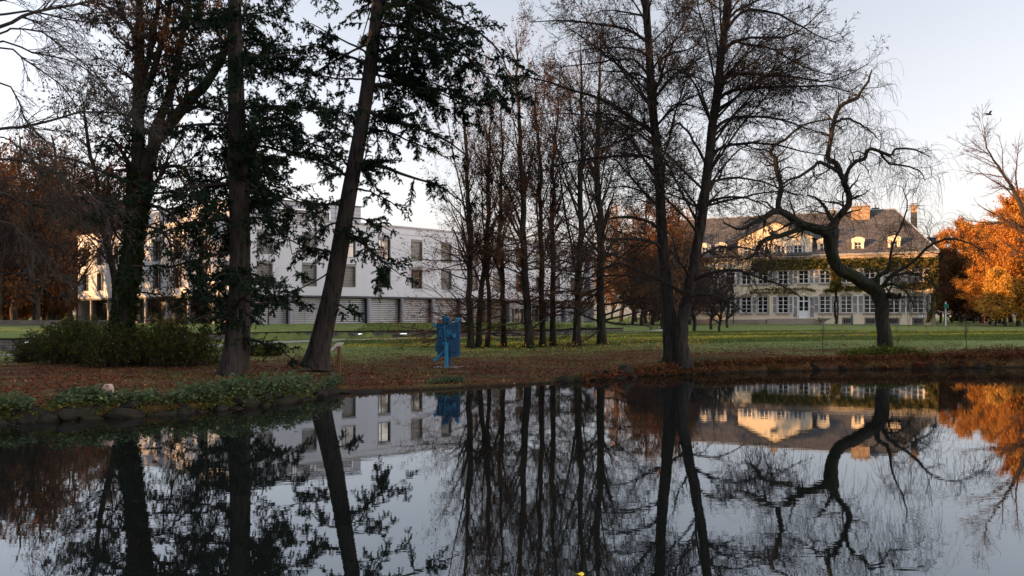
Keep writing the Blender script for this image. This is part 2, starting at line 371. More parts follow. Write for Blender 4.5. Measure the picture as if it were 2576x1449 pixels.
def water_material():
    m, nt, out = new_mat('pond_water'); L = nt.links
    def layer(sc3, scale, det):
        c = coords(nt, sc3); n = N(nt, 'ShaderNodeTexNoise', Scale=scale, Detail=det, Roughness=.55); L.new(c, n.inputs['Vector']); return n.outputs[0]
    a = layer((.6,1.7,1), 2.6, 3); b = layer((.35,1.0,1), .7, 2)
    c = layer((.3,1,1), .16, 3); cr = ramp(nt, c, [(.38,(.25,.25,.25)),(.62,(1,1,1))])
    s = N(nt, 'ShaderNodeMath', operation='MULTIPLY_ADD'); L.new(b, s.inputs[0]); s.inputs[1].default_value = 1.3; L.new(a, s.inputs[2])
    s2 = N(nt, 'ShaderNodeMath', operation='MULTIPLY'); L.new(s.outputs[0], s2.inputs[0]); L.new(cr.outputs[0], s2.inputs[1])
    bp = N(nt, 'ShaderNodeBump', Strength=1.0, Distance=.0008); L.new(s2.outputs[0], bp.inputs['Height'])
    g = N(nt, 'ShaderNodeBsdfGlossy', Roughness=.012); g.inputs[0].default_value = (.86,.925,1.0,1); L.new(bp.outputs[0], g.inputs['Normal'])
    d = N(nt, 'ShaderNodeBsdfDiffuse'); d.inputs[0].default_value = (.006,.007,.006,1)
    fr = N(nt, 'ShaderNodeFresnel', IOR=2.9); L.new(bp.outputs[0], fr.inputs['Normal'])
    mx = N(nt, 'ShaderNodeMixShader'); L.new(fr.outputs[0], mx.inputs[0]); L.new(d.outputs[0], mx.inputs[1]); L.new(g.outputs[0], mx.inputs[2])
    L.new(mx.outputs[0], out.inputs[0]); return m
setp(mesh_obj('water', [(-50,0,0),(75,0,0),(75,41,0),(-50,41,0)], [[[0,1,2,3]]], water_material()), kind='structure')
def ribbon(name, pts, wd, mat, lift=.012, step=1.0):
    C = catmull([(*p, 0) for p in pts], 120)[:,:2]; t = unit(np.gradient(C, axis=0)); nrm = np.stack([-t[:,1], t[:,0]], 1)
    rows = [C+nrm*wd*k for k in (-.5,-.25,0,.25,.5)]
    V = np.vstack([np.c_[r_, ground_z(r_[:,0], r_[:,1])+lift] for r_ in rows]); n = len(C)
    q = np.array([[k*n+i, k*n+i+1, (k+1)*n+i+1, (k+1)*n+i] for k in range(4) for i in range(n-1)])
    return setp(mesh_obj(name, V, [q], mat, smooth=True), kind='structure')
M_gravel = mat_noise('gravel', (.16,.145,.13), (.30,.28,.255), 25, .95, .5)
ribbon('gravel_path', [(-60,30.5),(-27,39.3),(-19.5,50.3),(-13.5,56.8),(-6,59.9),(0,62.0),(6,65.4),(12,71),(16,80),(20,95)], 1.7, M_gravel, .03)
ribbon('forecourt', [(12,114.5),(30,108.7),(50,99.2),(62,94.5),(100,93)], 1.6, M_gravel, .05)

# ------------------------------------------------------------------ wall building helpers
class Fr:
    """vertical wall frame: s along the wall, o outwards, z up"""
    def __init__(s, a, b, out=None):
        a = np.array(a, float); b = np.array(b, float); s.a = a; s.L = float(np.hypot(*(b-a))); s.u = (b-a)/s.L
        n = np.array([s.u[1], -s.u[0]])
        if out is not None and n @ np.array(out) < 0: n = -n
        s.n = n
    def __call__(s, t, o, z):
        p = s.a+s.u*t+s.n*o; return (p[0], p[1], z)
    def px(s, px):
        """wall coordinate seen at picture column px"""
        k = (px-CX)/F; return float((k*s.a[1]-s.a[0])/(s.u[0]-k*s.u[1]))
    def zz(s, t, py):
        Y = s.a[1]+s.u[1]*t; return CZ-(py-HY)/F*Y
def wall_holes(mb, fr, s0, s1, z0, z1, holes, depth=.22, o=0.):
    S = sorted({s0, s1, *[h[0] for h in holes], *[h[1] for h in holes]}); Z = sorted({z0, z1, *[h[2] for h in holes], *[h[3] for h in holes]})
    for a, b in zip(S[:-1], S[1:]):
        for c, d in zip(Z[:-1], Z[1:]):
            m = ((a+b)/2, (c+d)/2)
            if any(h[0] < m[0] < h[1] and h[2] < m[1] < h[3] for h in holes): continue
            mb.poly([fr(a,o,c), fr(b,o,c), fr(b,o,d), fr(a,o,d)])
    for h in holes:
        a, b, c, d = h[:4]
        for p, q in (((a,c),(b,c)),((b,c),(b,d)),((b,d),(a,d)),((a,d),(a,c))):
            mb.poly([fr(p[0],o,p[1]), fr(q[0],o,q[1]), fr(q[0],o-depth,q[1]), fr(p[0],o-depth,p[1])])

# ------------------------------------------------------------------ the modern white building
M_panel = mat_noise('white_render', (.47,.47,.50), (.52,.52,.55), .5, .7, .03)
M_blind = None
def slat_mat(name, c_hi, c_lo, pitch=.085):
    m, nt, out = new_mat(name); L = nt.links
    pos = nt.nodes.new('ShaderNodeNewGeometry').outputs['Position']; sx = nt.nodes.new('ShaderNodeSeparateXYZ'); L.new(pos, sx.inputs[0])
    a = N(nt, 'ShaderNodeMath', operation='DIVIDE'); L.new(sx.outputs[2], a.inputs[0]); a.inputs[1].default_value = pitch
    f = N(nt, 'ShaderNodeMath', operation='FRACT'); L.new(a.outputs[0], f.inputs[0])
    r = ramp(nt, f.outputs[0], [(0, c_lo), (.26, c_lo), (.40, c_hi), (.9, c_hi)]); r.color_ramp.interpolation = 'LINEAR'
    no = N(nt, 'ShaderNodeTexNoise', Scale=.8, Detail=3); L.new(pos, no.inputs['Vector']); r2 = ramp(nt, no.outputs[0], [(.3,(.8,.8,.8)),(.7,(1.1,1.1,1.1))])
    mx = N(nt, 'ShaderNodeMixRGB', blend_type='MULTIPLY', Fac=1); L.new(r.outputs[0], mx.inputs[1]); L.new(r2.outputs[0], mx.inputs[2])
    b = N(nt, 'ShaderNodeBsdfPrincipled', Roughness=.4, Metallic=.25); L.new(mx.outputs[0], b.inputs['Base Color'])
    bp = N(nt, 'ShaderNodeBump', Strength=.8, Distance=.02); L.new(f.outputs[0], bp.inputs['Height']); L.new(bp.outputs[0], b.inputs['Normal'])
    L.new(b.outputs[0], out.inputs[0]); return m
M_blind = slat_mat('metal_blinds', (.40,.41,.44), (.03,.03,.035), .17)
M_blind2 = slat_mat('window_blinds', (.24,.235,.225), (.04,.04,.04), .13)
M_pent = mat_noise('grey_cladding', (.28,.28,.31), (.33,.33,.36), .6, .5, .02)
M_reveal = mat_plain('grey_reveal', (.16,.155,.15), .6)
M_col = mat_plain('column_grey', (.22,.22,.25), .5)
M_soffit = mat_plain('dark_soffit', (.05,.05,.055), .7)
M_timber = mat_noise('dark_timber', (.06,.045,.038), (.12,.095,.08), 4, .8, .2, sc3=(6,6,.4))
MG, MB0, MR = 1.5, 3.98, 10.3
WIN = [(-17.2,68),(-14.2,70),(-11.5,72.1),(-8.85,74.5),(-6.3,77),(-3.8,79.6),(-1.5,82.4),(.85,85.2),(3.0,88.2),(5.15,91.1),(7.2,94.1),(9.15,97.1)]
WIN = [(-23.3+3.05,64.0+2.0)] + WIN
WIN = np.array(WIN, float); mids = (WIN[1:]+WIN[:-1])/2
ends = np.vstack([[(-22.0,64.8)], mids, [(10.1,98.6)]])
root = empty('modern_building', (-15,70,MG), 'long curved white three storey building with blinds behind the lawn', 'building')
mbw = MB(); bot = MB(); cop = MB(); sof = MB()
for i in range(len(ends)-1):
    fr = Fr(ends[i], ends[i+1], (1,-1)); c = fr.L/2
    hw = .66; holes = [(c-hw,c+hw,7.34,9.35),(c-hw,c+hw,4.75,6.78)]
    wall_holes(mbw, fr, 0, fr.L, MB0, MR, holes, .24)
    cop.box(fr, -.02, fr.L+.02, -.4, .10, MR, MR+.16); cop.box(fr, -.01, fr.L+.01, .004, .03, MR-.62, MR-.58)
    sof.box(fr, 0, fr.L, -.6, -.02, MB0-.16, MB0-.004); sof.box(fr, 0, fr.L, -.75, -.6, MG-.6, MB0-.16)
    for k, (a, b, z0, z1) in enumerate(holes):
        w = MB(); w.box(fr, a, b, -.23, -.19, z0, z1)
        glass_kind = (i*2+k*3) % 5
        if glass_kind in (0, 2, 3):
            wo_ = w.build('window', M_blind2, root); wf = MB()
        else:
            wo_ = w.build('window', M_glass, root); wf = MB(); wf.box(fr, a+.42, a+.47, -.19, -.14, z0+.05, z1-.05); wf.box(fr, a+.08, b-.08, -.185, -.15, (z0+z1)/2-.03, (z0+z1)/2+.02)
        for bx in ((a, a+.08, z0, z1), (b-.08, b, z0, z1), (a+.08, b-.08, z0, z0+.07), (a+.08, b-.08, z1-.24, z1)):
            wf.box(fr, bx[0]+.002, bx[1]-.002, -.19, .02, bx[2]+.002, bx[3]-.002)
        wf.build('frame', M_reveal, wo_)
    # ground floor: a column at each bay edge and blinds of three fields
    cm = MB(); cm.tube([fr(0.15,.0,MG-.5), fr(.15,.0,MB0-.18)], .17, 10); cm.box(fr, .22, .5, -.5, -.2, MG-.5, MB0-.18); cm.build('column', M_col, root)
    if i in (7,):
        bm = MB(); bm.box(fr, .5, fr.L-.05, -.58, -.5, MG-.4, MB0-.2); bm.build('timber_panel', M_timber, root)
    elif i in (8, 9):
        bm = MB(); bm.box(fr, .5, fr.L-.05, -.58, -.5, MG+1.5, MB0-.2); bm.build('blind', M_blind, root)
        dm = MB(); dm.box(fr, .5, fr.L-.05, -.58, -.54, MG-.4, MG+1.5); d_ = dm.build('glass_door', M_glass, root)
        dk = MB()
        for t in (.6,1.5,2.4,3.2): dk.box(fr, t, t+.07, -.54, -.48, MG-.1, MG+1.5)
        dk.build('door_frame', M_metal, d_)
    else:
        bm = MB(); t0 = .5; wd = (fr.L-t0-.02)/3
        for q in range(3): bm.box(fr, t0+wd*q+.012, t0+wd*(q+1)-.012, -.58+.01*(q%2), -.5+.01*(q%2), MG+.02, MB0-.2)
        bm.build('blind', M_blind, root)
mbw.build('wall', M_panel, root); cop.build('roof_edge', M_metal, root); sof.build('recess', M_soffit, root)
# end wall to the right, roof slab and back
bk = MB(); inner = ends + np.array([-8.5, 6.5]); n = len(ends)
poly = np.vstack([ends, inner[::-1]])
# left wing, catching the low sun
WG = [(-22.0,64.8),(-28.0,69.4),(-33.8,73.9),(-39.4,78.2),(-44.6,82.2)]
wroot_holes = []
wm = MB(); wc = MB(); wsf = MB()
for i in range(4):
    fr = Fr(WG[i], WG[i+1], (-1,-1)); holes = []
    for c in ([1.9, 5.4] if i < 3 else [1.8, 4.9]):
        holes += [(c-.7,c+.7,7.2,9.3),(c-.7,c+.7,4.7,6.75)]
    wall_holes(wm, fr, 0, fr.L, MB0, MR, holes, .24)
    wc.box(fr, -.02, fr.L+.02, -.4, .1, MR, MR+.16)
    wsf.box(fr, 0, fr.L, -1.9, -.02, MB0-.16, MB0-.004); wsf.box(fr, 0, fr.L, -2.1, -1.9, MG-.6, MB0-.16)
    for (a,b,z0,z1) in holes:
        w = MB(); w.box(fr, a, b, -.23, -.19, z0, z1); wo_ = w.build('window', M_glass, root)
        wf = MB()
        for bx in ((a, a+.08, z0, z1), (b-.08, b, z0, z1), (a+.08, b-.08, z0, z0+.07), (a+.08, b-.08, z1-.3, z1)):
            wf.box(fr, bx[0]+.002, bx[1]-.002, -.19, .02, bx[2]+.002, bx[3]-.002)
        wf.box(fr, (a+b)/2-.03,(a+b)/2+.03, -.19,-.15, z0+.07, z1-.3); wf.build('frame', M_reveal, wo_)
    for t in (.4, 4.0):
        cm = MB(); cm.tube([fr(t,-.2,MG-.5), fr(t,-.2,MB0-.18)], .15, 10); cm.build('column', M_col, root)
    for t0_, t1_ in ((.9,3.4),(4.5,6.8)):
        gm_ = MB(); gm_.box(fr, t0_, min(t1_,fr.L-.1), -1.9, -1.84, MG+.3, MB0-.5); gm_.build('window', M_glass, root)
wm.build('wing_wall', M_panel, root); wc.build('wing_roof_edge', M_metal, root); wsf.build('wing_recess', M_soffit, root)
rf = MB(); back = [(-49,88),(-26,78),(-2,107),(10.1,98.6)]
out = np.array([WG[4],WG[3],WG[2],WG[1]] + [tuple(p) for p in ends] + [(1.5,105.5),(-8,92),(-22,77),(-30,80),(-40,89)])
rf.poly([(x,y,MR+.02) for x, y in out]); 
for a, b in zip(out[len(WG)-1+len(ends)-1:], np.roll(out, -1, 0)[len(WG)-1+len(ends)-1:]): rf.poly([(a[0],a[1],MG-1),(b[0],b[1],MG-1),(b[0],b[1],MR+.02),(a[0],a[1],MR+.02)])
rf.build('roof', M_pent, root)
# penthouse storeys
pm = MB(); A = (-22.6,68.6); B = (-14.1,74.6); frp = Fr(A, B, (1,-1)); PZ = 12.35
ph = [(2.6,3.9,10.75,11.65),(4.2,5.5,10.75,11.65),(6.0,7.3,10.75,11.65),(8.3,9.5,10.75,11.65)]
wall_holes(pm, frp, 0, frp.L, MR, PZ, ph, .15)
pm.poly([frp(frp.L,0,MR), frp(frp.L,-6,MR), frp(frp.L,-6,PZ), frp(frp.L,0,PZ)]); pm.poly([frp(0,0,PZ), frp(frp.L,0,PZ), frp(frp.L,-6,PZ), frp(0,-6,PZ)])
C2 = (-36.5,79.3); frw = Fr(A, C2, (-1,-1))
whp = [(6.5,7.6,10.6,12.0),(11.5,12.6,10.6,12.0)]
wall_holes(pm, frw, 0, frw.L, MR, PZ, whp, .15)
pm.poly([frw(frw.L,0,MR), frw(frw.L,-6,MR), frw(frw.L,-6,PZ), frw(frw.L,0,PZ)]); pm.poly([frw(0,0,PZ), frw(frw.L,0,PZ), frw(frw.L,-6,PZ), frw(0,-6,PZ)])
po = pm.build('penthouse', M_pent, root)
for fr_, hh in ((frp, ph), (frw, whp)):
    for (a,b,z0,z1) in hh:
        w = MB(); w.box(fr_, a, b, -.14, -.10, z0, z1); wo_ = w.build('window', M_blind2, root)
        wf = MB()
        for bx in ((a-.1, a, z0-.1, z1+.1), (b, b+.1, z0-.1, z1+.1), (a, b, z0-.1, z0), (a, b, z1, z1+.1)): wf.box(fr_, bx[0], bx[1], -.1, .04, bx[2], bx[3])
        wf.build('frame', M_white, wo_)
jt = MB()
for z in (10.7, 11.15, 11.6, 12.02): jt.box(frp, .02, frp.L-.02, .003, .014, z, z+.025)
for t in (3.3, 7.9): jt.box(frp, t, t+.03, .015, .02, MR+.02, PZ-.02)
jt.box(frp, -.05, frp.L+.1, -.1, .12, PZ+.002, PZ+.1); jt.box(frw, -.05, frw.L+.1, -.1, .12, PZ+.104, PZ+.2)
jt.build('cladding_joints', M_dmetal, po)

# ------------------------------------------------------------------ low stone wall with recessed lights, fence, posts
def brick_mat(name, c1, c2, mortar, sc=1.0, w=.5, h=.14):
    m, nt, out = new_mat(name); L = nt.links
    tc = nt.nodes.new('ShaderNodeNewGeometry').outputs['Position']; sx = nt.nodes.new('ShaderNodeSeparateXYZ'); L.new(tc, sx.inputs[0])
    s = N(nt, 'ShaderNodeMath', operation='ADD'); L.new(sx.outputs[0], s.inputs[0]); L.new(sx.outputs[1], s.inputs[1])
    cb = nt.nodes.new('ShaderNodeCombineXYZ'); L.new(s.outputs[0], cb.inputs[0]); L.new(sx.outputs[2], cb.inputs[1])
    b = N(nt, 'ShaderNodeTexBrick', Scale=sc); b.inputs['Color1'].default_value = (*c1,1); b.inputs['Color2'].default_value = (*c2,1); b.inputs['Mortar'].default_value = (*mortar,1)
    b.inputs['Brick Width'].default_value = w; b.inputs['Row Height'].default_value = h; b.inputs['Mortar Size'].default_value = .012; L.new(cb.outputs[0], b.inputs['Vector'])
    no = N(nt, 'ShaderNodeTexNoise', Scale=3, Detail=6); L.new(tc, no.inputs['Vector']); r = ramp(nt, no.outputs[0], [(.3,(.6,.6,.6)),(.7,(1.3,1.3,1.3))])
    mx = N(nt, 'ShaderNodeMixRGB', blend_type='MULTIPLY', Fac=1); L.new(b.outputs[0], mx.inputs[1]); L.new(r.outputs[0], mx.inputs[2])
    p = N(nt, 'ShaderNodeBsdfPrincipled', Roughness=.9); L.new(mx.outputs[0], p.inputs['Base Color'])
    bp = N(nt, 'ShaderNodeBump', Strength=.8, Distance=.03); L.new(b.outputs[0], bp.inputs['Height']); L.new(bp.outputs[0], p.inputs['Normal'])
    L.new(p.outputs[0], out.inputs[0]); return m
M_wallst = brick_mat('grey_stone_courses', (.075,.072,.072), (.13,.12,.115), (.03,.028,.027))
M_em, nt_, out_ = new_mat('lit_glass'); e_ = N(nt_, 'ShaderNodeEmission', Strength=.8); e_.inputs[0].default_value = (.9,.97,1,1); nt_.links.new(e_.outputs[0], out_.inputs[0])
sw = MB(); Cw = catmull([(*p,0) for p in WALLLINE], 60)[:,:2]
Cw = Cw[(Cw[:,0] > -48)]
for a, b in zip(Cw[:-1], Cw[1:]):
    fr = Fr(a, b, (0,-1)); zb = gz(*(a-np.array([0,.8])))-.3; zt = max(1.04, gz(*a)+.45) if a[0] > -22 else zb+.85
    zt = np.interp(a[0], [-48,-27,-20,-14,5,10], [.98,1.0,1.03,1.06,1.08,1.12])
    sw.box(fr, -.02, fr.L+.02, -.3, .0, zb, zt)
wl = sw.build('stone_wall', M_wallst, origin=(-10,59,.6)); setp(wl, 'low grey coursed stone wall along the lawn below the white building', 'wall')
cp_ = MB()
for a, b in zip(Cw[:-1], Cw[1:]):
    fr = Fr(a, b, (0,-1)); zt = np.interp(a[0], [-48,-27,-20,-14,5,10], [.98,1.0,1.03,1.06,1.08,1.12]); cp_.box(fr, -.03, fr.L+.03, -.34, .05, zt+.002, zt+.07)
cp_.build('coping', M_stone, wl)
for k, (px, nm) in enumerate([(26,'lit strip light in the stone wall at the far left edge'),(659,'lit strip light in the stone wall right of the double cedar trunk'),(908,'lit strip light in the stone wall right of the information board'),(1012,'lit strip light in the stone wall left of the blue sculpture')]):
    best = min(range(len(Cw)-1), key=lambda i: abs(CX+F*Cw[i][0]/Cw[i][1]-px)); fr = Fr(Cw[best], Cw[best+1], (0,-1))
    m = MB(); z = .86 if k else .82; m.box(fr, .0, .5 if k else .6, .003, .03, z, z+.055)
    c = fr(0,0,z); o = m.build('wall_light', M_em, origin=c); setp(o, nm, 'light', 'lights set in the low stone wall')
    m = MB(); m.box(fr, -.03, .53 if k else .63, .001, .012, z-.03, z+.085); m.build('frame', M_dmetal, o)

# plank fence far left
fn = empty('plank_fence', (-33,50,.9), 'grey horizontal plank fence at the far left behind the hedge', 'fence')
fr = Fr((-42,52.5), (-27.3,57.0), (0,-1)); m = MB()
for r_ in range(6): m.box(fr, 0, fr.L, 0, .03, .95+r_*.17, .95+r_*.17+.15)
m.build('planks', mat_noise('grey_planks', (.07,.06,.058), (.13,.115,.11), 3, .9, .2, sc3=(.4,.4,8)), fn)
for t in np.arange(0, fr.L+.1, 2.4): m = MB(); m.box(fr, t, t+.1, -.1, -.005, .5, 2.0); m.build('post', M_wood, fn)

# ------------------------------------------------------------------ the old manor house
CH = np.array([53.5,101.05]); U = np.array([-.9015,.4327]); fc = Fr(CH, CH+U*38, (-.43,-.9))
M_cream = mat_noise('cream_render', (.66,.54,.39), (.72,.60,.44), .7, .9, .05, c3=(.76,.64,.48))
M_sand = mat_noise('sandstone', (.24,.20,.16), (.36,.30,.24), 2.5, .9, .2)
M_slate = brick_mat('slate', (.042,.040,.042), (.085,.076,.074), (.028,.027,.027), 1, .35, .2)
M_brickc = brick_mat('chimney_brick', (.28,.17,.10), (.42,.28,.17), (.20,.16,.12), 1, .3, .1)
M_shut = slat_mat('shutter_louvres', (.36,.335,.32), (.17,.155,.15), .09)
M_zinc = mat_plain('zinc', (.30,.33,.36), .45, .3)
ch = empty('manor_house', (40,108,1.1), 'cream manor house with slate roof, shutters and a creeper clad front', 'house')
Z0, ZE = 1.0, 10.15
bays_px = [3672,3576,3479,3385,3300,3214,3132,3051,2985,2921,2836,2760]
bays = [fc.px(x/1.59) for x in bays_px]
holes = []; LEN = bays[-1]+3
for i, s in enumerate(bays):
    door = (i == 5)
    holes.append((s-.68, s+.68, 1.95 if door else 2.62, 4.9, 'door' if door else 'gf'))
    holes.append((s-.64, s+.64, 6.6, 8.38, 'ff'))
base_w = [(fc.px(x/1.59)-.5, fc.px(x/1.59)+.5, 1.28, 1.85, 'base') for x in (3672,3574,3481,3390)]
holes += base_w
mw = MB(); wall_holes(mw, fc, 0, LEN, Z0-.6, ZE, holes, .25)
D_ = 12.5
for (a, b) in (((0,0),(0,-D_)),((0,-D_),(LEN,-D_)),((LEN,-D_),(LEN,0))): mw.poly([fc(a[0],a[1],Z0-.6), fc(b[0],b[1],Z0-.6), fc(b[0],b[1],ZE), fc(a[0],a[1],ZE)])
mw.build('wall', M_cream, ch)
def muntins(a, b, z0, z1, rows, parent, o=-.16, heavy=.06):
    m = MB(); t = heavy
    m.box(fc, a, a+t, o-.03, o+.03, z0, z1); m.box(fc, b-t, b, o-.03, o+.03, z0, z1)
    m.box(fc, a+t, b-t, o-.03, o+.03, z0, z0+t); m.box(fc, a+t, b-t, o-.03, o+.03, z1-t, z1)
    m.box(fc, (a+b)/2-.05, (a+b)/2+.05, o-.03, o+.035, z0+t, z1-t)
    for r_ in rows: z = z0+(z1-z0)*r_; m.box(fc, a+t, (a+b)/2-.05, o-.02, o+.025, z-.025, z+.025); m.box(fc, (a+b)/2+.05, b-t, o-.02, o+.025, z-.025, z+.025)
    return m.build('frame', M_white, parent)
def shutter(s0, s1, z0, z1):
    m = MB(); m.box(fc, s0+.05, s1-.05, .03, .06, z0+.05, z1-.05); o = m.build('shutter', M_shut, ch)
    f = MB(); f.box(fc, s0, s0+.07, .02, .075, z0, z1); f.box(fc, s1-.07, s1, .02, .075, z0, z1)
    for z in (z0, (z0+z1)/2-.035, z1-.07): f.box(fc, s0+.07, s1-.07, .02, .075, z, z+.07)
    f.build('shutter_frame', M_white, o)
for (a, b, z0, z1, k) in holes:
    c = (a+b)/2
    if k == 'door':
        m = MB(); m.box(fc, a+.02, b-.02, -.22, -.16, z0, z1); d = m.build('door', M_white, ch)
        g = MB()
        for s_ in (a+.12, c+.08): g.box(fc, s_, s_+.46, -.16, -.145, z0+1.0, z1-.75); g.box(fc, s_, s_+.46, -.16, -.145, z1-.6, z1-.1)
        g.build('glass', M_glass, d); g = MB()
        for zz in (z0+1.45,): g.box(fc, a+.2, b-.2, -.144, -.12, zz-.02, zz+.02)
        g.build('glazing_bar', M_white, d)
    elif k == 'base':
        m = MB(); m.box(fc, a, b, -.22, -.18, z0, z1); w = m.build('basement_window', M_glass, ch)
        m = MB()
        for bx in ((a-.18,a,z0-.15,z1+.18),(b,b+.18,z0-.15,z1+.18),(a,b,z0-.15,z0),(a,b,z1,z1+.18)): m.box(fc, bx[0], bx[1], .003, .04, bx[2], bx[3])
        m.build('surround', M_conc, w); m = MB()
        for t in np.arange(a+.15, b-.05, .2): m.box(fc, t, t+.03, -.1, -.07, z0, z1)
        m.build('bars', M_metal, w)
    else:
        m = MB(); m.box(fc, a, b, -.22, -.19, z0, z1); w = m.build('window', M_glass, ch)
        muntins(a+.03, b-.03, z0+.02, z1-.02, (.25,.5,.74) if k == 'gf' else (.35,.68), w)
        st = MB(); st.box(fc, a-.2, b+.2, .003, .13, z0-.22, z0-.02)
        if k == 'gf':
            st.box(fc, a-.2, a-.01, .003, .05, z0, z1); st.box(fc, b+.01, b+.2, .003, .05, z0, z1)
            arc = [fc(c+(b-a+.4)/2*t, .003, z1+.34*(1-t*t)+.06) for t in np.linspace(-1,1,9)]; arc2 = [fc(c+(b-a)/2*t, .003, z1+.1*(1-t*t)-.02) for t in np.linspace(1,-1,9)]
            st.prism(arc+arc2, (fc.n[0]*.06, fc.n[1]*.06, 0))
        st.build('surround', M_sand, w)
        i = int(np.argmin([abs(x-c) for x in bays]))
        if not (k == 'gf' and i in (7,)):
            shutter(a-.70, a-.06, z0-.03, z1+.02); shutter(b+.06, b+.70, z0-.03, z1+.02)
# door shutters, quoins, cornice, steps
shutter(bays[5]-1.4, bays[5]-.74, 1.98, 4.9); shutter(bays[5]+.74, bays[5]+1.4, 1.98, 4.9)
q = MB()
for r_ in range(18): wd = .75 if r_ % 2 else .5; q.box(fc, 0.002, wd, .004, .05, Z0+.1+r_*.5, Z0+.1+r_*.5+.46)
q.build('quoins', M_sand, ch)
GW0, GW1 = bays[5]-.4+.3, bays[8]+1.4        # attic pavilion
GW0 = fc.px(3247/1.59); GW1 = fc.px(2952/1.59); GC = (GW0+GW1)/2
cn = MB(); cn.box(fc, -.45, LEN, -.2, .45, ZE+.003, ZE+.16); cn.box(fc, -.25, LEN, -.2, .25, ZE-.32, ZE); cn.build('cornice', M_sand, ch)
gt = MB(); gt.box(fc, -.5, GW0-.02, .3, .52, ZE+.165, ZE+.28); gt.build('gutter', M_zinc, ch)
pw = MB(); PW0, PT, PK = 10.3, 12.75, 15.1
aw = [fc.px(x/1.59) for x in (3191,3124,3057,2990)]
ah = [(s-.52, s+.52, 10.42, 11.78) for s in aw]
wall_holes(pw, fc, GW0, GW1, PW0, PT, ah, .2, o=.03)
pw.poly([fc(GW0-.3,.03,PT), fc(GW1+.3,.03,PT), fc(GC,.03,PK)])
for s_ in (GW0, GW1): pw.poly([fc(s_,.03,PW0), fc(s_,-5,PW0), fc(s_,-5,PT), fc(s_,.03,PT)])
pv = pw.build('pavilion_wall', M_cream, ch)
for (a,b,z0,z1) in ah:
    m = MB(); m.box(fc, a, b, -.18, -.15, z0, z1); w = m.build('window', M_glass, ch); muntins(a+.02, b-.02, z0+.02, z1-.02, (.35,.68), w, o=-.11, heavy=.05)
    shutter(a-.5, a-.05, z0-.02, z1+.02); shutter(b+.05, b+.5, z0-.02, z1+.02)
m = MB(); n_ = 20
for k in range(1): 
    m.prism([fc(GC+.62*cos(t), .04, 13.55+.42*sin(t)) for t in np.linspace(0,2*pi,n_,endpoint=False)], (fc.n[0]*.05, fc.n[1]*.05, 0))
oc = m.build('oval_window', M_sand, ch); m = MB(); m.prism([fc(GC+.45*cos(t), .095, 13.55+.30*sin(t)) for t in np.linspace(0,2*pi,n_,endpoint=False)], (fc.n[0]*.01, fc.n[1]*.01, 0)); m.build('glass', M_glass, oc)
def slab(mb, pts, th=.12):
    pts = np.array(pts, float); nrm = np.cross(pts[1]-pts[0], pts[2]-pts[0]); nrm = nrm/np.linalg.norm(nrm)
    if nrm[2] < 0: nrm = -nrm
    mb.prism(pts, nrm*th)
rm = MB(); RZ = 16.6; E = .35; zr = ZE+.2
slab(rm, [fc(-E,E,zr), fc(LEN,E,zr), fc(LEN,-D_/2,RZ), fc(4.6,-D_/2,RZ)]); slab(rm, [fc(-E,E,zr), fc(-E,-D_-E,zr), fc(4.6,-D_/2,RZ)])
slab(rm, [fc(-E,-D_-E,zr), fc(LEN,-D_-E,zr), fc(LEN,-D_/2,RZ), fc(4.6,-D_/2,RZ)])
rm.poly([fc(LEN,0,ZE), fc(LEN,-D_,ZE), fc(LEN,-D_/2,RZ)])
roof = rm.build('roof', M_slate, ch)
pr = MB()
slab(pr, [fc(GW0-.45,.3,PT-.08), fc(GC,.3,PK+.1), fc(GC,-7,PK+.1), fc(GW0-.45,-7,PT-.08)], .14); slab(pr, [fc(GW1+.45,.3,PT-.08), fc(GC+.001,.3,PK+.1), fc(GC+.001,-7,PK+.1), fc(GW1+.45,-7,PT-.08)], .14)
pr.build('pavilion_roof', M_slate, ch)
hp = MB(); hp.tube([fc(-E,E,zr+.16), fc(4.6,-D_/2,RZ+.16)], .09, 6); hp.tube([fc(4.6,-D_/2,RZ+.16), fc(LEN,-D_/2,RZ+.16)], .1, 6); hp.build('ridge_cap', M_zinc, roof)
def chimney(s, o, w, d, z0, z1, pots=2, mat=M_brickc):
    m = MB(); m.box(fc, s-w/2, s+w/2, o-d/2, o+d/2, z0, z1); c = m.build('chimney', mat, roof)
    m = MB(); m.box(fc, s-w/2-.1, s+w/2+.1, o-d/2-.1, o+d/2+.1, z1+.002, z1+.14); m.build('chimney_cap', M_conc, c)
    m = MB()
    for k in range(pots):
        x = s+(k-(pots-1)/2)*w/max(pots,1)*.9; p = fc(x, o, z1+.14); m.lathe(p, [(.14,0),(.11,.25),(.13,.45),(.10,.5)], 8)
    if pots: m.build('chimney_pot', M_brickc, c)
chimney(fc.px(3656/1.59)+2.3-2.3, -9., .85, .7, 11.5, 17.3, 0)
m = MB(); sx_ = fc.px(3656/1.59); 
s_t = 2.3
def s_at(px, o):
    k = (px-CX)/F; a = fc.a+fc.n*o; return float((k*a[1]-a[0])/(fc.u[0]-k*fc.u[1]))
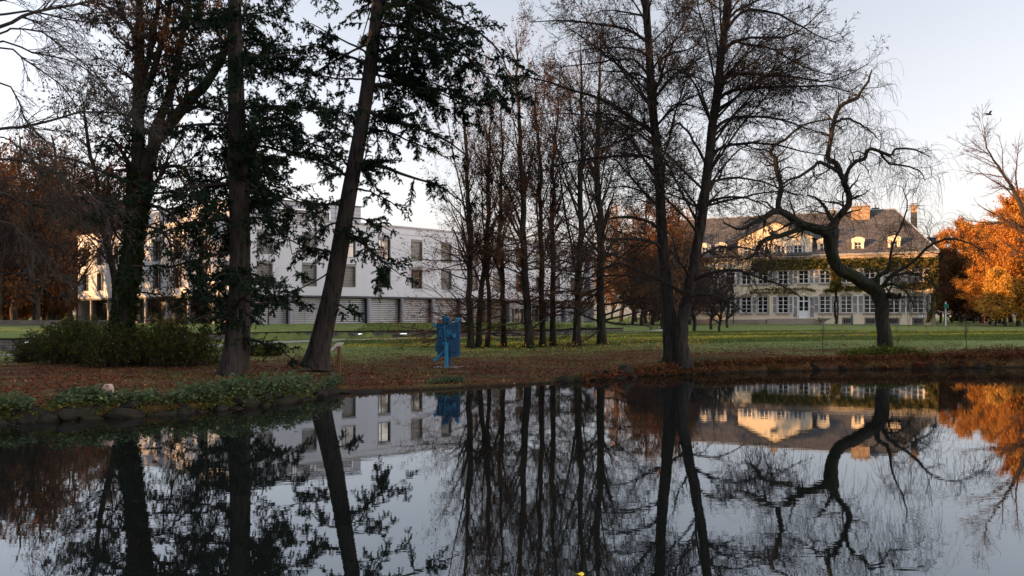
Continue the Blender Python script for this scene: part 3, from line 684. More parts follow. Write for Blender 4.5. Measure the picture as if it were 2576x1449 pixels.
# the tall one stands on the rear slope; the first call above is replaced by these true positions
for ob in [x for x in bpy.data.objects if x.name.startswith('chimney')]: bpy.data.objects.remove(ob)
chimney(s_at(2299,-9), -9, .80, .7, 11.5, 17.3, 0)
cpo = MB(); sT = s_at(2299,-9)
for a_, b_ in ((-.34,-.28),(.28,.34)): cpo.box(fc, sT+a_, sT+b_, -9.25, -8.75, 17.45, 17.65)
cpo.box(fc, sT-.42, sT+.42, -9.35, -8.65, 17.652, 17.72); cpo.build('chimney_hood', M_brickc, roof)
chimney(s_at(2165,-5.2), -5.2, 2.3, .9, 13.5, 17.1, 3); chimney(s_at(2095,-7.5), -7.5, .8, .7, 14.5, 17.0, 1); chimney(s_at(2202,-6.8), -6.8, .8, .7, 15.5, 16.95, 1)
chimney(s_at(1948,-6.5), -6.5, .7, .6, 14.5, 17.2, 1)
def dormer(s):
    m = MB(); f0 = -.25
    m.box(fc, s-.72, s-.42, f0-.25, f0, ZE+.3, 12.15); m.box(fc, s+.42, s+.72, f0-.25, f0, ZE+.3, 12.15); m.box(fc, s-.42, s+.42, f0-.25, f0, ZE+.3, 10.65)
    arc = [fc(s+.8*t, f0-.25, 12.35+.28*(1-t*t)) for t in np.linspace(-1,1,9)]
    m.prism([fc(s+.8,f0-.25,11.95), fc(s-.8,f0-.25,11.95)]+arc, (fc.n[0]*.3, fc.n[1]*.3, 0))
    d = m.build('dormer', M_cream, roof)
    m = MB(); m.box(fc, s-.70, s-.5, -2.6, f0-.26, ZE+.3, 12.1); m.box(fc, s+.5, s+.70, -2.6, f0-.26, ZE+.3, 12.1)
    m.box(fc, s-.78, s+.78, -2.8, f0-.26, 12.12, 12.3); m.build('dormer_cheek', M_zinc, d)
    m = MB(); m.box(fc, s-.42, s+.42, f0-.2, f0-.17, 10.65, 11.95); m.build('dormer_glass', M_glass, d)
    m = MB(); 
    for t in (-.42,-.03,.36): m.box(fc, s+t, s+t+.06, f0-.17, f0-.12, 10.66, 11.94)
    for z in (10.66,11.05,11.45,11.88): m.box(fc, s-.36, s+.36, f0-.165, f0-.13, z, z+.05)
    m.build('dormer_frame', M_white, d)
for px in (3576,3431,3292): dormer(fc.px(px/1.59))
for px in (2882, 2819): dormer(fc.px(px/1.59))
m = MB(); s_ = s_at(2319,-6); m.box(fc, -.3, 1.5, -7.2, -4.8, 10.9, 12.5); m.build('side_dormer', M_slate, roof); m = MB(); m.box(fc, -.4, 1.6, -7.4, -4.7, 12.503, 12.65); m.build('side_dormer_roof', M_zinc, roof)
stp = MB(); sc_ = bays[5]
for r_ in range(6): stp.box(fc, fc.px(3264/1.59)-.0, fc.px(3072/1.59), .02, .6+.32*(5-r_), Z0-.1+r_*.16-.3, Z0-.1+(r_+1)*.16-.002)
stp.box(fc, fc.px(3300/1.59)+.4, fc.px(3266/1.59), .02, 2.3, Z0-.3, 1.75); stp.box(fc, fc.px(3068/1.59), fc.px(3040/1.59), .02, 2.3, Z0-.3, 1.75)
stp.build('stone_steps', M_sand, ch)
bs = MB(); bs.box(fc, fc.px(3040/1.59)+.01, LEN, .02, 1.4, Z0-.6, 1.72); bs.build('terrace_wall', M_sand, ch)
pl = MB(); pl.box(fc, fc.px(3700/1.59)-.0, fc.px(3700/1.59)+.7, .06, .09, 2.0, 2.4); pl.build('wall_plate', M_white, ch)
# creeper on the wall
def cre_region(s0, s1, z0, z1, n, dep=.35):
    s = RNG.uniform(s0, s1, n); z = RNG.uniform(z0, z1, n); keep = (hash_noise(s*1.7, z*2.3, 2.0)+RNG.normal(size=n)*.25) > -.35
    eg = np.minimum(np.minimum(s-s0, s1-s), np.minimum(z-z0, z1-z)); keep &= eg > (hash_noise(s*3, z*3, 1.5)+1)*.12
    s = s[keep]; z = z[keep]; o = .06+np.abs(RNG.normal(size=len(s)))*dep*(.5+.5*np.sin(s*2.1+z*1.3)**2)
    P = fc.a[None]+fc.u[None]*s[:,None]+fc.n[None]*o[:,None]; return np.c_[P, z]
def cs(x): return fc.px(1761+x*.3472)
def cz(x, y): return fc.zz(cs(x), 472+y*.3472)
regs = [(370,930,512,602,11000),(930,1440,505,590,7000),(1440,1735,500,585,6500),(1620,1735,580,735,4500),(1440,1640,678,742,2800),(940,1030,590,748,3500),(1040,1180,705,755,1600),(430,500,590,625,500),(1180,1440,575,610,900)]
C = np.vstack([cre_region(cs(b), cs(a), cz((a+b)/2, d), cz((a+b)/2, c), n) for a,b,c,d,n in regs])
def vine(pts, n, sp=.12):
    P = catmull([fc(cs(x), .1, cz(x,y)) for x, y in pts], 40)[None]; return pts_on(P, n, spread=sp)
C = np.vstack([C, vine([(380,745),(520,735),(650,738),(760,730),(830,750)],420), vine([(360,760),(520,762),(640,757),(700,762)],380), vine([(900,748),(980,745),(1040,720)],500), vine([(1690,750),(1680,850),(1660,960)],500), vine([(1735,760),(1720,850),(1640,975)],260)])
V, Q = leafq(C, .17, el=1.2, droop=.3)
cr = mesh_obj('wall_creeper', V, [Q], M_creeper, origin=(45,105,1.1)); setp(cr, 'olive and gold creeper growing in a band across the cream house front', 'climbing plant')
m = MB()
for pts, r in (([(985,985),(980,860),(985,750),(975,640),(960,560)],.16),([(995,985),(1000,870),(990,760),(1000,600)],.10),([(1660,975),(1675,860),(1690,740),(1700,600)],.08),([(1650,975),(1650,800),(1690,700)],.05),([(985,640),(1100,560),(1300,545),(1500,540),(1700,545)],.05),([(980,640),(800,560),(600,555),(400,560)],.05),([(380,745),(520,735),(650,738),(760,730),(900,748)],.03),([(360,760),(520,762),(700,762)],.03)):
    P = catmull([fc(cs(x), .1+.02*RNG.random(), cz(x,y)) for x, y in pts], 24); P[1:-1] += RNG.normal(size=(22,3))*.04; m.tube(P, np.linspace(r, r*.4, 24), 6)
m.build('stem', M_willow, cr, smooth=True)
# things in front of the house
def at_front(px, o, z=None):
    s = s_at(px, o); p = fc(s, o, 0); return np.array([p[0], p[1], gz(p[0], p[1]) if z is None else z])
def lathe_thing(name, p, prof, mat, label, cat, n=12, group=None):
    m = MB(); m.lathe(p, prof, n); o = m.build(name, mat, smooth=False, origin=p); return setp(o, label, cat, group)
p = at_front(2073, 2.6); lathe_thing('stone_urn', p, [(.45,0),(.45,.12),(.25,.18),(.22,.36),(.4,.48),(.75,.62),(.86,.74),(.9,.8),(.8,.8),(.7,.72)], mat_plain('pale_urn_stone', (.42,.40,.37), .9), 'wide grey stone planter urn beside the house steps', 'urn', 16)
p = at_front(2143, 3.0); b_ = lathe_thing('bollard', p, [(.11,0),(.11,1.0),(.13,1.02),(.13,1.18),(.05,1.22)], mat_plain('slate_blue_paint', (.06,.08,.11)), 'slim dark blue bollard in front of the basement windows', 'bollard')
p = at_front(2379, 4.5)
sg = empty('direction_sign', p, 'white post with a green angular panel beside the house corner', 'sign'); m = MB(); m.tube([p, p+[0,0,2.9]], .08, 8); m.build('post', M_white, sg); m = MB(); m.box(Fr(p[:2]-[.3,0], p[:2]+[.3,0]), 0.05, .6, .09, .15, p[2]+2.1, p[2]+2.62); m.build('panel', M_green, sg)
p = at_front(2370, 4.5)
sg = empty('map_board', p, 'small tilted white board on a thin post left of the green sign', 'sign'); m = MB(); m.tube([p, p+[0,0,1.5]], .04, 6); m.build('post', M_metal, sg); m = MB(); m.prism([p+[-.45,-.1,1.75],p+[.2,-.1,1.6],p+[.25,.4,1.63],p+[-.4,.4,1.8]], (0,0,.04)); m.build('panel', M_white, sg)
p = at_front(2047+0, 2.2)
p = on_ground(2474, 815); hy = lathe_thing('fire_hydrant', p, [(.2,0),(.2,.1),(.14,.12),(.14,.95),(.19,.97),(.19,1.1),(.14,1.25),(.06,1.35)], M_red, 'red fire hydrant on the gravel right of the house', 'hydrant')
m = MB(); m.tube([p+[-.34,0,1.03], p+[.34,0,1.03]], .07, 8); m.build('outlet', M_metal, hy); m = MB(); m.tube([p+[0,0,1.3], p+[0,0,1.5]], .05, 6); m.build('cap', M_metal, hy)
p = at_front(2340, 3.0); sgd = lathe_thing('lamp_post', at_front(2323-90+2, 2.5), [(.18,0),(.18,.4),(.06,.45),(.05,2.0),(.16,2.05),(.16,2.45),(.05,2.55)], M_dmetal, 'short dark post lamp before the last basement window', 'lamp')
p = at_front(1845, 3.0); lathe_thing('lamp_post', p, [(.07,0),(.05,2.6),(.05,2.7)], M_dmetal, 'thin dark pole in front of the left part of the house', 'pole')
# carved boulder and small board, far right
p = on_ground(2508, 800)+np.array([0,0,-.02])
def rockmesh(name, c, size, mat, seed, parent=None, flat=.0, subd=2):
    import bmesh
    bm = bmesh.new(); bmesh.ops.create_icosphere(bm, subdivisions=subd, radius=1); r = np.random.default_rng(seed)
    ph = r.uniform(0, 6, 6)
    V = np.array([v.co for v in bm.verts]); d = 1+.16*np.sin(V[:,0]*3+ph[0])*np.sin(V[:,1]*3+ph[1])+.12*np.sin(V[:,2]*4+ph[2])+r.normal(size=len(V))*.035
    V = V*d[:,None]; V = np.clip(V, -.82, .82); V = V*np.array(size)
    me = bpy.data.meshes.new(name); fs = np.array([[v.index for v in f.verts] for f in bm.faces]); bm.free()
    return mesh_obj(name, V+np.array(c), [fs], mat, origin=c) if parent is None else mesh_obj(name, V+np.array(c), [fs], mat, parent)
bo = rockmesh('boulder', on_ground(2531,797.5)+np.array([0,0,.45]), (2.6,1.2,.85), mat_noise('pale_stone', (.22,.20,.18), (.36,.33,.30), 2, .9, .3), 5); setp(bo, 'pale carved boulder lying on the grass by the forest edge', 'boulder')
p = on_ground(2498,799)
sg = empty('small_board', p, 'small dark board on a post left of the carved boulder', 'sign'); m = MB(); m.tube([p, p+[0,0,1.4]], .06, 6); m.build('post', M_wood, sg); m = MB(); m.prism([p+[-.4,-.2,1.25],p+[.35,-.2,1.55],p+[.35,.3,1.6],p+[-.4,.3,1.3]], (0,0,.05)); m.build('panel', M_dmetal, sg)

# ------------------------------------------------------------------ blue sculpture
bp_ = on_ground(1127, 924.5); BX, BY, BZ = bp_
K_ = .00213
sf = Fr((BX, BY), (BX+.985, BY-.17))                                # slightly turned
def S(cx, cy, o=0.): return np.array(sf((cx-925)*K_, o, BZ+(1308-cy)*K_))
sc = empty('blue_sculpture', (BX, BY, BZ), 'blue painted metal assemblage sculpture with a wheel standing on a post by the pond', 'sculpture')
def spr(name, pts, o0, th, mat=M_blue, parent=None, bev=True):
    m = MB(); m.prism([S(x, y, o0) for x, y in pts], np.r_[sf.n*th, 0]); return m.build(name, mat, parent or sc)
panel = spr('back_panel', [(700,455),(1150,430),(1157,1080),(1110,1085),(1100,1100),(720,1095),(720,1000),(720,650),(700,650)], 0, .07)
spr('side_rail', [(1100,440),(1160,435),(1160,1078),(1100,1082)], -.12, .11)
spr('flap', [(685,805),(870,805),(870,1000),(685,1000)], .075, .04)
spr('post', [(893,868),(950,868),(950,1308),(893,1308)], .16, .15, M_blue2); spr('post_top', [(893,820),(950,820),(950,868),(893,868)], .10, .14, M_blue2)
spr('rear_post', [(955,1060),(985,1060),(985,1308),(955,1308)], -.05, .12)
hd = spr('head_box', [(842,305),(940,305),(940,440),(842,440)], .1, .18); spr('head_side', [(945,318),(965,345),(965,460),(945,470)], -.1, .3, parent=hd)
t = np.linspace(0, 2*pi, 20, endpoint=False); m = MB()
m.tube([S(912+32*cos(a), 330+20*sin(a), .30) for a in np.r_[t, t[:1]]], .022, 6, False); m.build('ring', M_blue2, hd)
def rotbox(name, cx, cy, w, h, ang, o0, th, mat=M_blue2, parent=None):
    a = radians(ang); pts = [(cx+dx*cos(a)-dy*sin(a), cy+dx*sin(a)+dy*cos(a)) for dx, dy in ((-w/2,-h/2),(w/2,-h/2),(w/2,h/2),(-w/2,h/2))]; return spr(name, pts, o0, th, mat, parent)
l1 = rotbox('lamp_head', 682, 480, 62, 58, 35, .02, .16); rotbox('bracket', 715, 500, 30, 34, 35, .0, .1, M_blue, l1)
l2 = rotbox('lamp_head', 1120, 388, 66, 62, -58, .02, .18); rotbox('bracket', 1100, 455, 40, 90, 22, .03, .09, M_blue, l2); m = MB()
m.lathe(S(1138,352,.1), [(.06,-.04),(.07,0),(.05,.04)], 10); m.build('lamp_cap', M_blue2, l2)
m = MB(); m.tube(catmull([S(720,515,.1), S(780,528,.12), S(870,515,.14), S(940,478,.14), S(1000,462,.13), S(1080,472,.1)], 30), .012, 6); m.build('cable', M_blue2, sc)
m = MB(); m.tube(catmull([S(872,440,.14), S(872,560,.14), S(868,660,.13), S(885,760,.13), S(895,840,.13)], 24), .016, 6); m.build('pipe', M_blue2, sc)
m = MB(); m.tube([S(948+64*cos(a), 635+64*sin(a), .15) for a in np.r_[t, t[:2]]], .016, 6, False); wh = m.build('wheel', M_blue2, sc)
m = MB()
for k in range(5):
    a = k*2*pi/5+.5; c = np.array([948,635.]); d = np.array([cos(a), sin(a)]); e = np.array([-sin(a), cos(a)])
    pts = [tuple(c+d*8+e*7), tuple(c+d*60+e*11), tuple(c+d*60-e*11), tuple(c+d*8-e*7)]; m.prism([S(x,y,.135) for x,y in pts], np.r_[sf.n*.02,0])
m.build('spoke', M_blue2, wh); m = MB(); m.tube([S(948,635,.08), S(948,635,.19)], .03, 10); m.build('hub', M_blue2, wh)
spr('junction_box', [(1038,648),(1090,648),(1090,722),(1038,722)], .075, .12, M_blue2); spr('plate', [(1005,585),(1090,585),(1090,645),(1005,645)], .072, .02)
for k in range(3): spr('vent_fin', [(952+k*9,712+k*14),(1005+k*5,708+k*14),(1005+k*5,718+k*14),(952+k*9,722+k*14)], .075, .06)
r_ = np.random.default_rng(3)
for k, (x, y, w, h, a) in enumerate([(793,610,12,110,-8),(790,570,34,8,0),(775,650,8,130,4),(830,665,40,16,10),(815,700,26,40,-15),(850,735,30,14,5),(815,770,44,12,-20),(825,800,16,50,-10),(855,835,44,38,3),(835,860,12,80,0),(870,880,40,30,5),(845,905,34,12,8),(858,935,8,60,-5),(790,905,10,100,-28)]):
    rotbox('fitting', x, y, w, h, a, .075, .05+.04*(k % 3), M_blue if k % 2 else M_blue2)
spr('lower_box', [(990,955),(1105,955),(1105,1008),(990,1008)], .075, .05); spr('strip', [(1060,800),(1100,800),(1100,950),(1085,950),(1085,815),(1060,815)], .073, .03)
spr('rust_patch', [(1060,922),(1086,922),(1086,948),(1060,948)], .078, .01, mat_plain('rust', (.16,.05,.02), .9))
spr('arm', [(860,965),(885,990),(720,1165),(690,1183),(660,1180),(645,1165),(652,1140),(690,1108)], .09, .09, M_blue2)
for y in (875,973,1053): m = MB(); m.tube([S(965,y,.07), S(965,y,.09)], .016, 8); m.build('bolt', M_dmetal, sc)
m = MB(); m.box(sf, -.55, .55, -.5, .45, BZ-.15, BZ+.035); cb_ = m.build('concrete_base', M_conc, origin=(BX,BY,BZ)); setp(cb_, 'thin square concrete slab under the blue sculpture', 'slab')

# ------------------------------------------------------------------ information board near the leaning cedar
p = on_ground(853, 941); ib = empty('information_board', p, 'tilted white information board on a brown wooden post beside the leaning cedar', 'sign')
px_m = p[1]/F
m = MB(); fr = Fr(p[:2]-[.055,0], p[:2]+[.055,-.012]); m.box(fr, 0, .055, -.05, .06, p[2]-.1, p[2]+1.0); m.box(fr, .057, .115, -.05, .06, p[2]-.1, p[2]+1.02); m.build('post', M_wood, ib)
e1 = np.array([.175, .42, 0.]); e2 = np.array([-.235,.02,-.27]); o_ = p+np.array([-.05,-.21,1.15])
m = MB(); nn = np.cross(e1, e2); nn = nn/np.linalg.norm(nn); nn = nn if nn[2] > 0 else -nn
q0 = o_+np.array([.0,0,0]); m.prism([q0, q0+e1, q0+e1+e2, q0+e2], -nn*.02); pn = m.build('panel', mat_plain('pale_panel', (.42,.42,.44), .4), ib)
m = MB(); a0 = q0+nn*.003
def onp(u, v): return q0+e1*u+e2*v+nn*.003
m.poly([onp(.62,.07), onp(.95,.07), onp(.95,.26), onp(.62,.26)]); m.poly([onp(.08,.10), onp(.2,.10), onp(.2,.17), onp(.08,.17)]); m.build('picture', M_dmetal, pn)
m = MB()
for r_ in range(11): v = .36+r_*.05; m.poly([onp(.08,v), onp(.45 if r_ % 4 else .35,v), onp(.45 if r_ % 4 else .35,v+.015), onp(.08,v+.015)]); m.poly([onp(.52,v), onp(.92 if r_ % 3 else .8,v), onp(.92 if r_ % 3 else .8,v+.015), onp(.52,v+.015)])
m.build('text_lines', mat_plain('text_grey', (.2,.2,.2)), pn)

# ------------------------------------------------------------------ trees
def tree_root(name, loc, label, cat, group=None): return empty(name, loc, label, cat, group)
def part(name, root, vq, mat, smooth=False): return mesh_obj(name, vq[0], [vq[1]], mat, root, smooth)
def one(PR): return PR[0][None], PR[1][None]
def st2(prs, sides):
    return stack(*[(P[None], R[None], sides) for P, R in prs])
def K(prs, k):
    """list of equal length polylines -> arrays"""
    return np.stack([p for p, _ in prs]), np.stack([r for _, r in prs])

# --- prototypes for background trees, built round the origin then copied
PROTO = {}
def proto(kind, seed, h, leafmat, nleaf, lsize, spread=.42, bare=False, leafpart='foliage', twig=M_twig, nl1=34, nl2=10, nl3=5, low=.12, up=.35):
    r = np.random.default_rng(seed); P = np.zeros((1,14,3)); z = np.linspace(0, h*.93, 14); P[0,:,2] = z; P[0,1:,:2] = np.cumsum(r.normal(size=(13,2))*.012*h, 0); P[0,0,2] = -.4
    R = (h*.017*(1-z/h)**.8+.03)[None]
    b1, r1 = grow(P, R, nl1, low, .97, 52, spread*h, k=8, up=up, wob=.09, rr=.6, absl=spread*h, r=r, tt=.62, rmin=.03)
    b2, r2 = grow(b1, r1, nl2, .15, 1, 42, .42, k=6, up=.25, wob=.13, r=r, rmin=.018)
    prs = [(b1, r1, 5), (b2, r2, 3)]; last = b2
    if nl3: b3, r3 = grow(b2, r2, nl3, .2, 1, 38, .5, k=4, up=.2, wob=.15, r=r, rmin=.012); prs.append((b3, r3, 3)); last = b3
    parts = [('trunk', tubes(P, R, 8), M_grey), ('branches', stack(*prs), twig)]
    if nleaf:
        C = pts_on(last, nleaf, .1, 1, r, spread=lsize*1.3); parts.append((leafpart, leafq(C, lsize, r), leafmat))
    obs = []
    root = bpy.data.objects.new('tree', None); 
    OFF['tree'] = np.zeros(3)
    PROTO[kind] = [(nm, vq, mt) for nm, vq, mt in parts]; 
MESHC = {}
def place(kind, name, x, y, s, rot, label, cat, group, z=None):
    zg = gz(x, y) if z is None else z
    root = bpy.data.objects.new(name, None); COL.objects.link(root); root.location = (x, y, zg-.05); root.rotation_euler = (0,0,rot); root.scale = (s,s,s*(.92+.16*((x*7.3+y*3.1) % 1)))
    OFF[root.name] = np.zeros(3); setp(root, label, cat, group)
    for nm, vq, mt in PROTO[kind]:
        key = (kind, nm)
        if key not in MESHC:
            o = mesh_obj(nm, vq[0], [vq[1]], mt, smooth=(nm == 'trunk')); o.parent = root; MESHC[key] = o
        else:
            o = MESHC[key].copy(); COL.objects.link(o); o.parent = root
    return root
proto('orange_a', 11, 19, M_orange, 36000, .21, .40, nl3=0)
proto('orange_b', 12, 18, M_orange, 32000, .21, .46, nl3=0, low=.05)
proto('thin_orange', 21, 17, M_orange, 11000, .17, .38, nl2=9, nl3=4, twig=M_twigred)
proto('yellow', 13, 8, M_yellow, 9000, .22, .42, nl3=0, nl1=26)
proto('rust', 14, 12, M_rust, 15000, .20, .48, nl3=0, low=.03, up=.2)
proto('brown_a', 15, 17, M_brown, 3600, .17, .36, twig=M_twigred, nl1=40, nl2=9, nl3=5)
proto('brown_b', 16, 15, M_rust, 4500, .20, .38, nl1=36, nl2=9, nl3=6)
proto('bare', 17, 15, M_rust, 0, .2, .38, nl1=36, nl2=10, nl3=7)
proto('sunbare', 18, 16, M_orange, 1500, .2, .40, nl1=34, nl2=10, nl3=6, twig=M_twigred)
def conifer_proto(kind, seed, h):
    r = np.random.default_rng(seed); P = np.zeros((1,10,3)); P[0,:,2] = np.linspace(-.3, h, 10); R = (h*.014*(1-np.linspace(0,.95,10)))[None]
    b1, r1 = grow(P, R, 110, .05, .98, 95, 1, k=6, up=-.3, wob=.05, r=r, absl=h*.24, tt=.95, rmin=.03)
    C = pts_on(b1, 26000, .05, 1, r, spread=.28); PROTO[kind] = [('trunk', tubes(P, R, 8), M_cedar), ('foliage', qcat(tubes(b1, r1, 3), leafq(C, .42, r, el=1.6)), M_hedge)]
conifer_proto('conifer', 19, 16)

r0 = np.random.default_rng(99)
def grp(kind_list, pts, name, label, cat, group, smin=.9, smax=1.1):
    for i, (x, y) in enumerate(pts):
        k = kind_list[i % len(kind_list)]; place(k, name, x, y, r0.uniform(smin, smax), r0.uniform(0, 6.28), label, cat, group)
def px_at(px, Y): return (px-CX)/F*Y
# right forest: glowing trees
RF = [(2380,150,1.0,'orange_b'),(2350,165,.95,'brown_b'),(2415,146,1.0,'orange_a'),(2440,160,1.15,'orange_a'),(2470,125,.95,'orange_b'),(2492,101,.70,'orange_a'),(2524,98,.78,'orange_b'),(2562,94,.84,'orange_a'),(2604,91,.92,'orange_b'),(2515,112,.9,'thin_orange'),(2455,150,1.05,'thin_orange'),(2425,155,1.0,'thin_orange'),(2545,132,1.2,'orange_a'),(2585,112,1.05,'orange_a'),(2620,108,1.1,'orange_b'),(2580,140,1.3,'thin_orange'),(2650,118,1.1,'orange_a'),(2690,104,1.0,'orange_b'),(2330,175,1.1,'sunbare'),(2460,175,1.35,'brown_a'),(2395,180,1.2,'sunbare'),(2720,125,1.4,'orange_a'),(2780,110,1.2,'orange_b'),(2850,120,1.2,'orange_a')]
for i, (px, Y, s, k) in enumerate(RF):
    place(k, 'autumn_tree', px_at(px, Y), Y, s*.92, i*1.7, 'tall orange tree glowing at the right forest edge', 'tree', 'orange trees right of the manor house')
for i, (px, Y, s) in enumerate([(2365,128,.95),(2395,122,.9),(2420,132,1.0),(2345,118,.7),(2450,128,.85)]):
    place('rust', 'beech_tree', px_at(px, Y), Y, s, i*2.1, 'dark red brown beech behind the right house corner', 'tree', 'dark red beeches beside the manor house')
for i, (px, Y, s) in enumerate([(2500,92,.72),(2532,89,.8),(2560,90,.7)]):
    place('yellow', 'young_tree', px_at(px, Y), Y, s, i*2.6, 'small yellow leaved tree lit from the left near the carved boulder', 'tree', 'small yellow trees near the boulder')
place('conifer', 'conifer', px_at(2462,160), 160, 1.22, 0, 'dark pointed conifer rising behind the orange trees', 'tree', None)
# tall bare tree at the right edge with rising pinkish branches
# middle: brown beeches between the two buildings, orange tops behind
MBH = [(1615,98,.8,'brown_b'),(1640,103,.95,'brown_a'),(1665,96,.85,'rust'),(1700,104,1.0,'brown_b'),(1735,107,.9,'rust'),(1625,115,1.05,'brown_b'),(1680,112,1.1,'brown_a'),(1720,98,.8,'brown_a'),(1590,108,.8,'brown_b')]
for i, (px, Y, s, k) in enumerate(MBH):
    place(k, 'beech_tree', px_at(px, Y), Y, s, i*1.3, 'spreading brown leaved beech between the white building and the manor house', 'tree', 'brown beeches between the two buildings')
for i, (px, Y, s, k) in enumerate([(1600,150,1.3,'brown_a'),(1650,142,1.45,'sunbare'),(1700,140,1.5,'brown_b'),(1735,150,1.3,'thin_orange'),(1690,155,1.3,'thin_orange'),(1780,145,1.2,'sunbare'),(1560,160,1.5,'sunbare'),(1520,170,1.4,'sunbare'),(1480,180,1.2,'brown_b'),(1820,150,1.1,'sunbare'),(1870,155,1.0,'sunbare')]):
    place(k, 'autumn_tree', px_at(px, Y), Y, s, i*2.3, 'tall orange topped tree seen beyond the brown beeches in the middle', 'tree', 'orange topped trees beyond the brown beeches')
# bare trees in front of the manor's left half
for i, (px, Y, s) in enumerate([(1745,72,.62),(1700,66,.6),(1790,78,.55),(1830,84,.5),(1690,70,.62),(1725,62,.5),(1665,80,.6),(1810,68,.42)]):
    place('bare', 'bare_tree', px_at(px, Y), Y, s, i*1.1, 'low spreading bare tree between the grove and the manor house', 'tree', 'bare trees left of the manor house')
# left forest
LF = []
for i in range(26):
    px = -120+i*17+r0.uniform(-8,8); Y = r0.uniform(92, 130); LF.append((px, Y, r0.uniform(1.15,1.5)))
for i, (px, Y, s) in enumerate(LF):
    place(['brown_a','brown_b','bare','brown_a'][i % 4], 'forest_tree', px_at(px, Y), Y, s, i*1.9, 'tall brown leaved tree in the wood at the far left', 'tree', 'wood at the far left')
for i, (px, Y, s) in enumerate([(-60,62,1.0),(-10,58,.95),(40,66,1.05),(88,60,.9),(128,70,1.0),(170,72,.95),(12,74,1.1),(-130,60,1.1),(-90,75,1.2),(205,90,1.0)]):
    place('bare' if i % 3 else 'brown_b', 'bare_tree', px_at(px, Y), Y, s, i*1.4, 'slender dark bare tree before the wood at far left', 'tree', 'bare trees at the far left')
for i, (px, Y, s) in enumerate([(330,118,1.0),(395,122,.8),(450,130,.8),(520,125,.75)]):
    place('sunbare', 'forest_tree', px_at(px, Y), Y, s, i, 'tree standing behind the left wing of the white building', 'tree', 'trees behind the white building')
for i in range(11):
    px = -60+i*21; Y = 80+12*math.sin(i*2.3)
    place('rust', 'undergrowth', px_at(px, Y), Y, .42+.1*math.sin(i), i*1.7, 'low brown bush at the foot of the far left wood', 'bush', 'undergrowth at the far left')
for i in range(16):
    place(['orange_a','brown_a','orange_b','rust'][i % 4], 'autumn_tree', 66+10*math.sin(i*2.1)+i*1.5, 12+i*4.2, 1.0, i*1.9, 'autumn tree standing beyond the right edge of the pond', 'tree', 'trees on the right shore')
# far belt of wood closing the horizon
for i, px in enumerate(np.linspace(-700, 3500, 46)):
    Y = 215+25*math.sin(i*2.1)
    place(['sunbare','brown_a','thin_orange'][i % 3], 'forest_tree', px_at(px, Y), Y, 1.0+.15*math.sin(i*3.7), i*1.3, 'distant tree in the belt of wood closing the park', 'tree', 'distant belt of wood', z=.9)
# wood off to the left that keeps the pond bank in shade
SB = [(-46,38,1.0),(-47,34,1.0),(-45,30,1.0),(-47,26,1.0),(-46,22,1.0),(-48,18,1.0),(-47,14,1.05),(-49,10,1.05),(-48,6,1.05),(-50,2,1.1),(-49,-2,1.1),(-50,-6,1.1),(-52,-11,1.1),(-51,-16,1.1),(-53,-21,1.1),(-53,-27,1.1),
      (-51,36.5,1.1),(-52,32,1.1),(-53,24,1.1),(-54,16,1.1),(-55,8,1.15),(-55,0,1.15),(-57,-8,1.15),(-45,47.0,.9),(-47,53.5,.9),(-47,57,.85),(-51,51.5,.9),(-52,57,.9)]
SB += [(-48.5,y_,1.05) for y_ in range(-25,37,4)] + [(-58,y_,1.1) for y_ in range(-30,34,6)]
for i, (x, y, s) in enumerate(SB):
    place('conifer', 'spruce_tree', x, y, s, i*1.3, 'dense dark spruce in the row left of the pond', 'tree', 'row of spruces left of the pond')

# --- alders: two trunks from one foot
D6 = 31.3
def alder(name, trunk, DA, label, seed, traced, side):
    r = np.random.default_rng(seed); P, R = trace(trunk, DA, DA, K=26, wob=.02)
    base = on_ground(trunk[0][0], trunk[0][1]); root = tree_root(name, (P[0][0], P[0][1], gz(P[0][0], P[0][1])), label, 'tree', None)
    # flared foot with bark ridges
    V, Q = tubes(P[None], R[None], 20); a = np.tile(np.arange(20)/20*2*pi, 26); zz = V[:,2]-P[0][2]
    c = np.repeat(P, 20, 0); rid = 1+.09*np.sin(a*5+1)+.05*np.sin(a*9+zz*2)+.05*np.sin(zz*3.1+a*2); fl = 1+.32*np.exp(-np.maximum(zz,0)/.3)*(1+.5*np.sin(a*4+.6)); V = c+(V-c)*(rid*fl)[:,None]
    mesh_obj('trunk', V, [Q], M_alder, root, True)
    prs = []
    for pts, D1, w0, w1 in traced:
        p_, r_ = trace(pts, DA, DA+D1, w0, w1, K=12, wob=.02); prs.append((p_, r_))
        part('limb', root, tubes(p_[None], r_[None], 7), M_alder, True)
    b1, r1 = grow(P[None], R[None], 50, .34, .985, 48, 1, k=12, up=-.5, wob=.06, rr=.30, absl=6.2, tt=.45, r=r, rmin=.02, tip=.15, bias=side)
    for i in range(len(b1)):
        if i < 14: part('limb', root, tubes(b1[i:i+1], r1[i:i+1], 6), M_alder, True)
    TP, TR = K(prs, 12); A, AR = np.concatenate([b1, TP]), np.concatenate([r1, TR])
    b2, r2 = grow(A, AR, 18, .18, 1, 48, .34, k=7, up=.15, wob=.15, r=r, rmin=.008, rr=.42)
    b3, r3 = grow(b2, r2, 7.5, .15, 1, 45, .55, k=5, up=-.1, wob=.2, r=r, rmin=.0085)
    b4, r4 = grow(b3, r3, 2.6, .2, 1, 45, .6, k=4, up=-.2, wob=.2, r=r, rmin=.0065)
    part('crown', root, stack((b1[14:], r1[14:], 6), (b2, r2, 4), (b3, r3, 3), (b4, r4, 3)), M_alder)
    C = pts_on(b4, 14000, .5, 1, r, .02); part('cones', root, leafq(C, .05, r), M_keys)
    return root
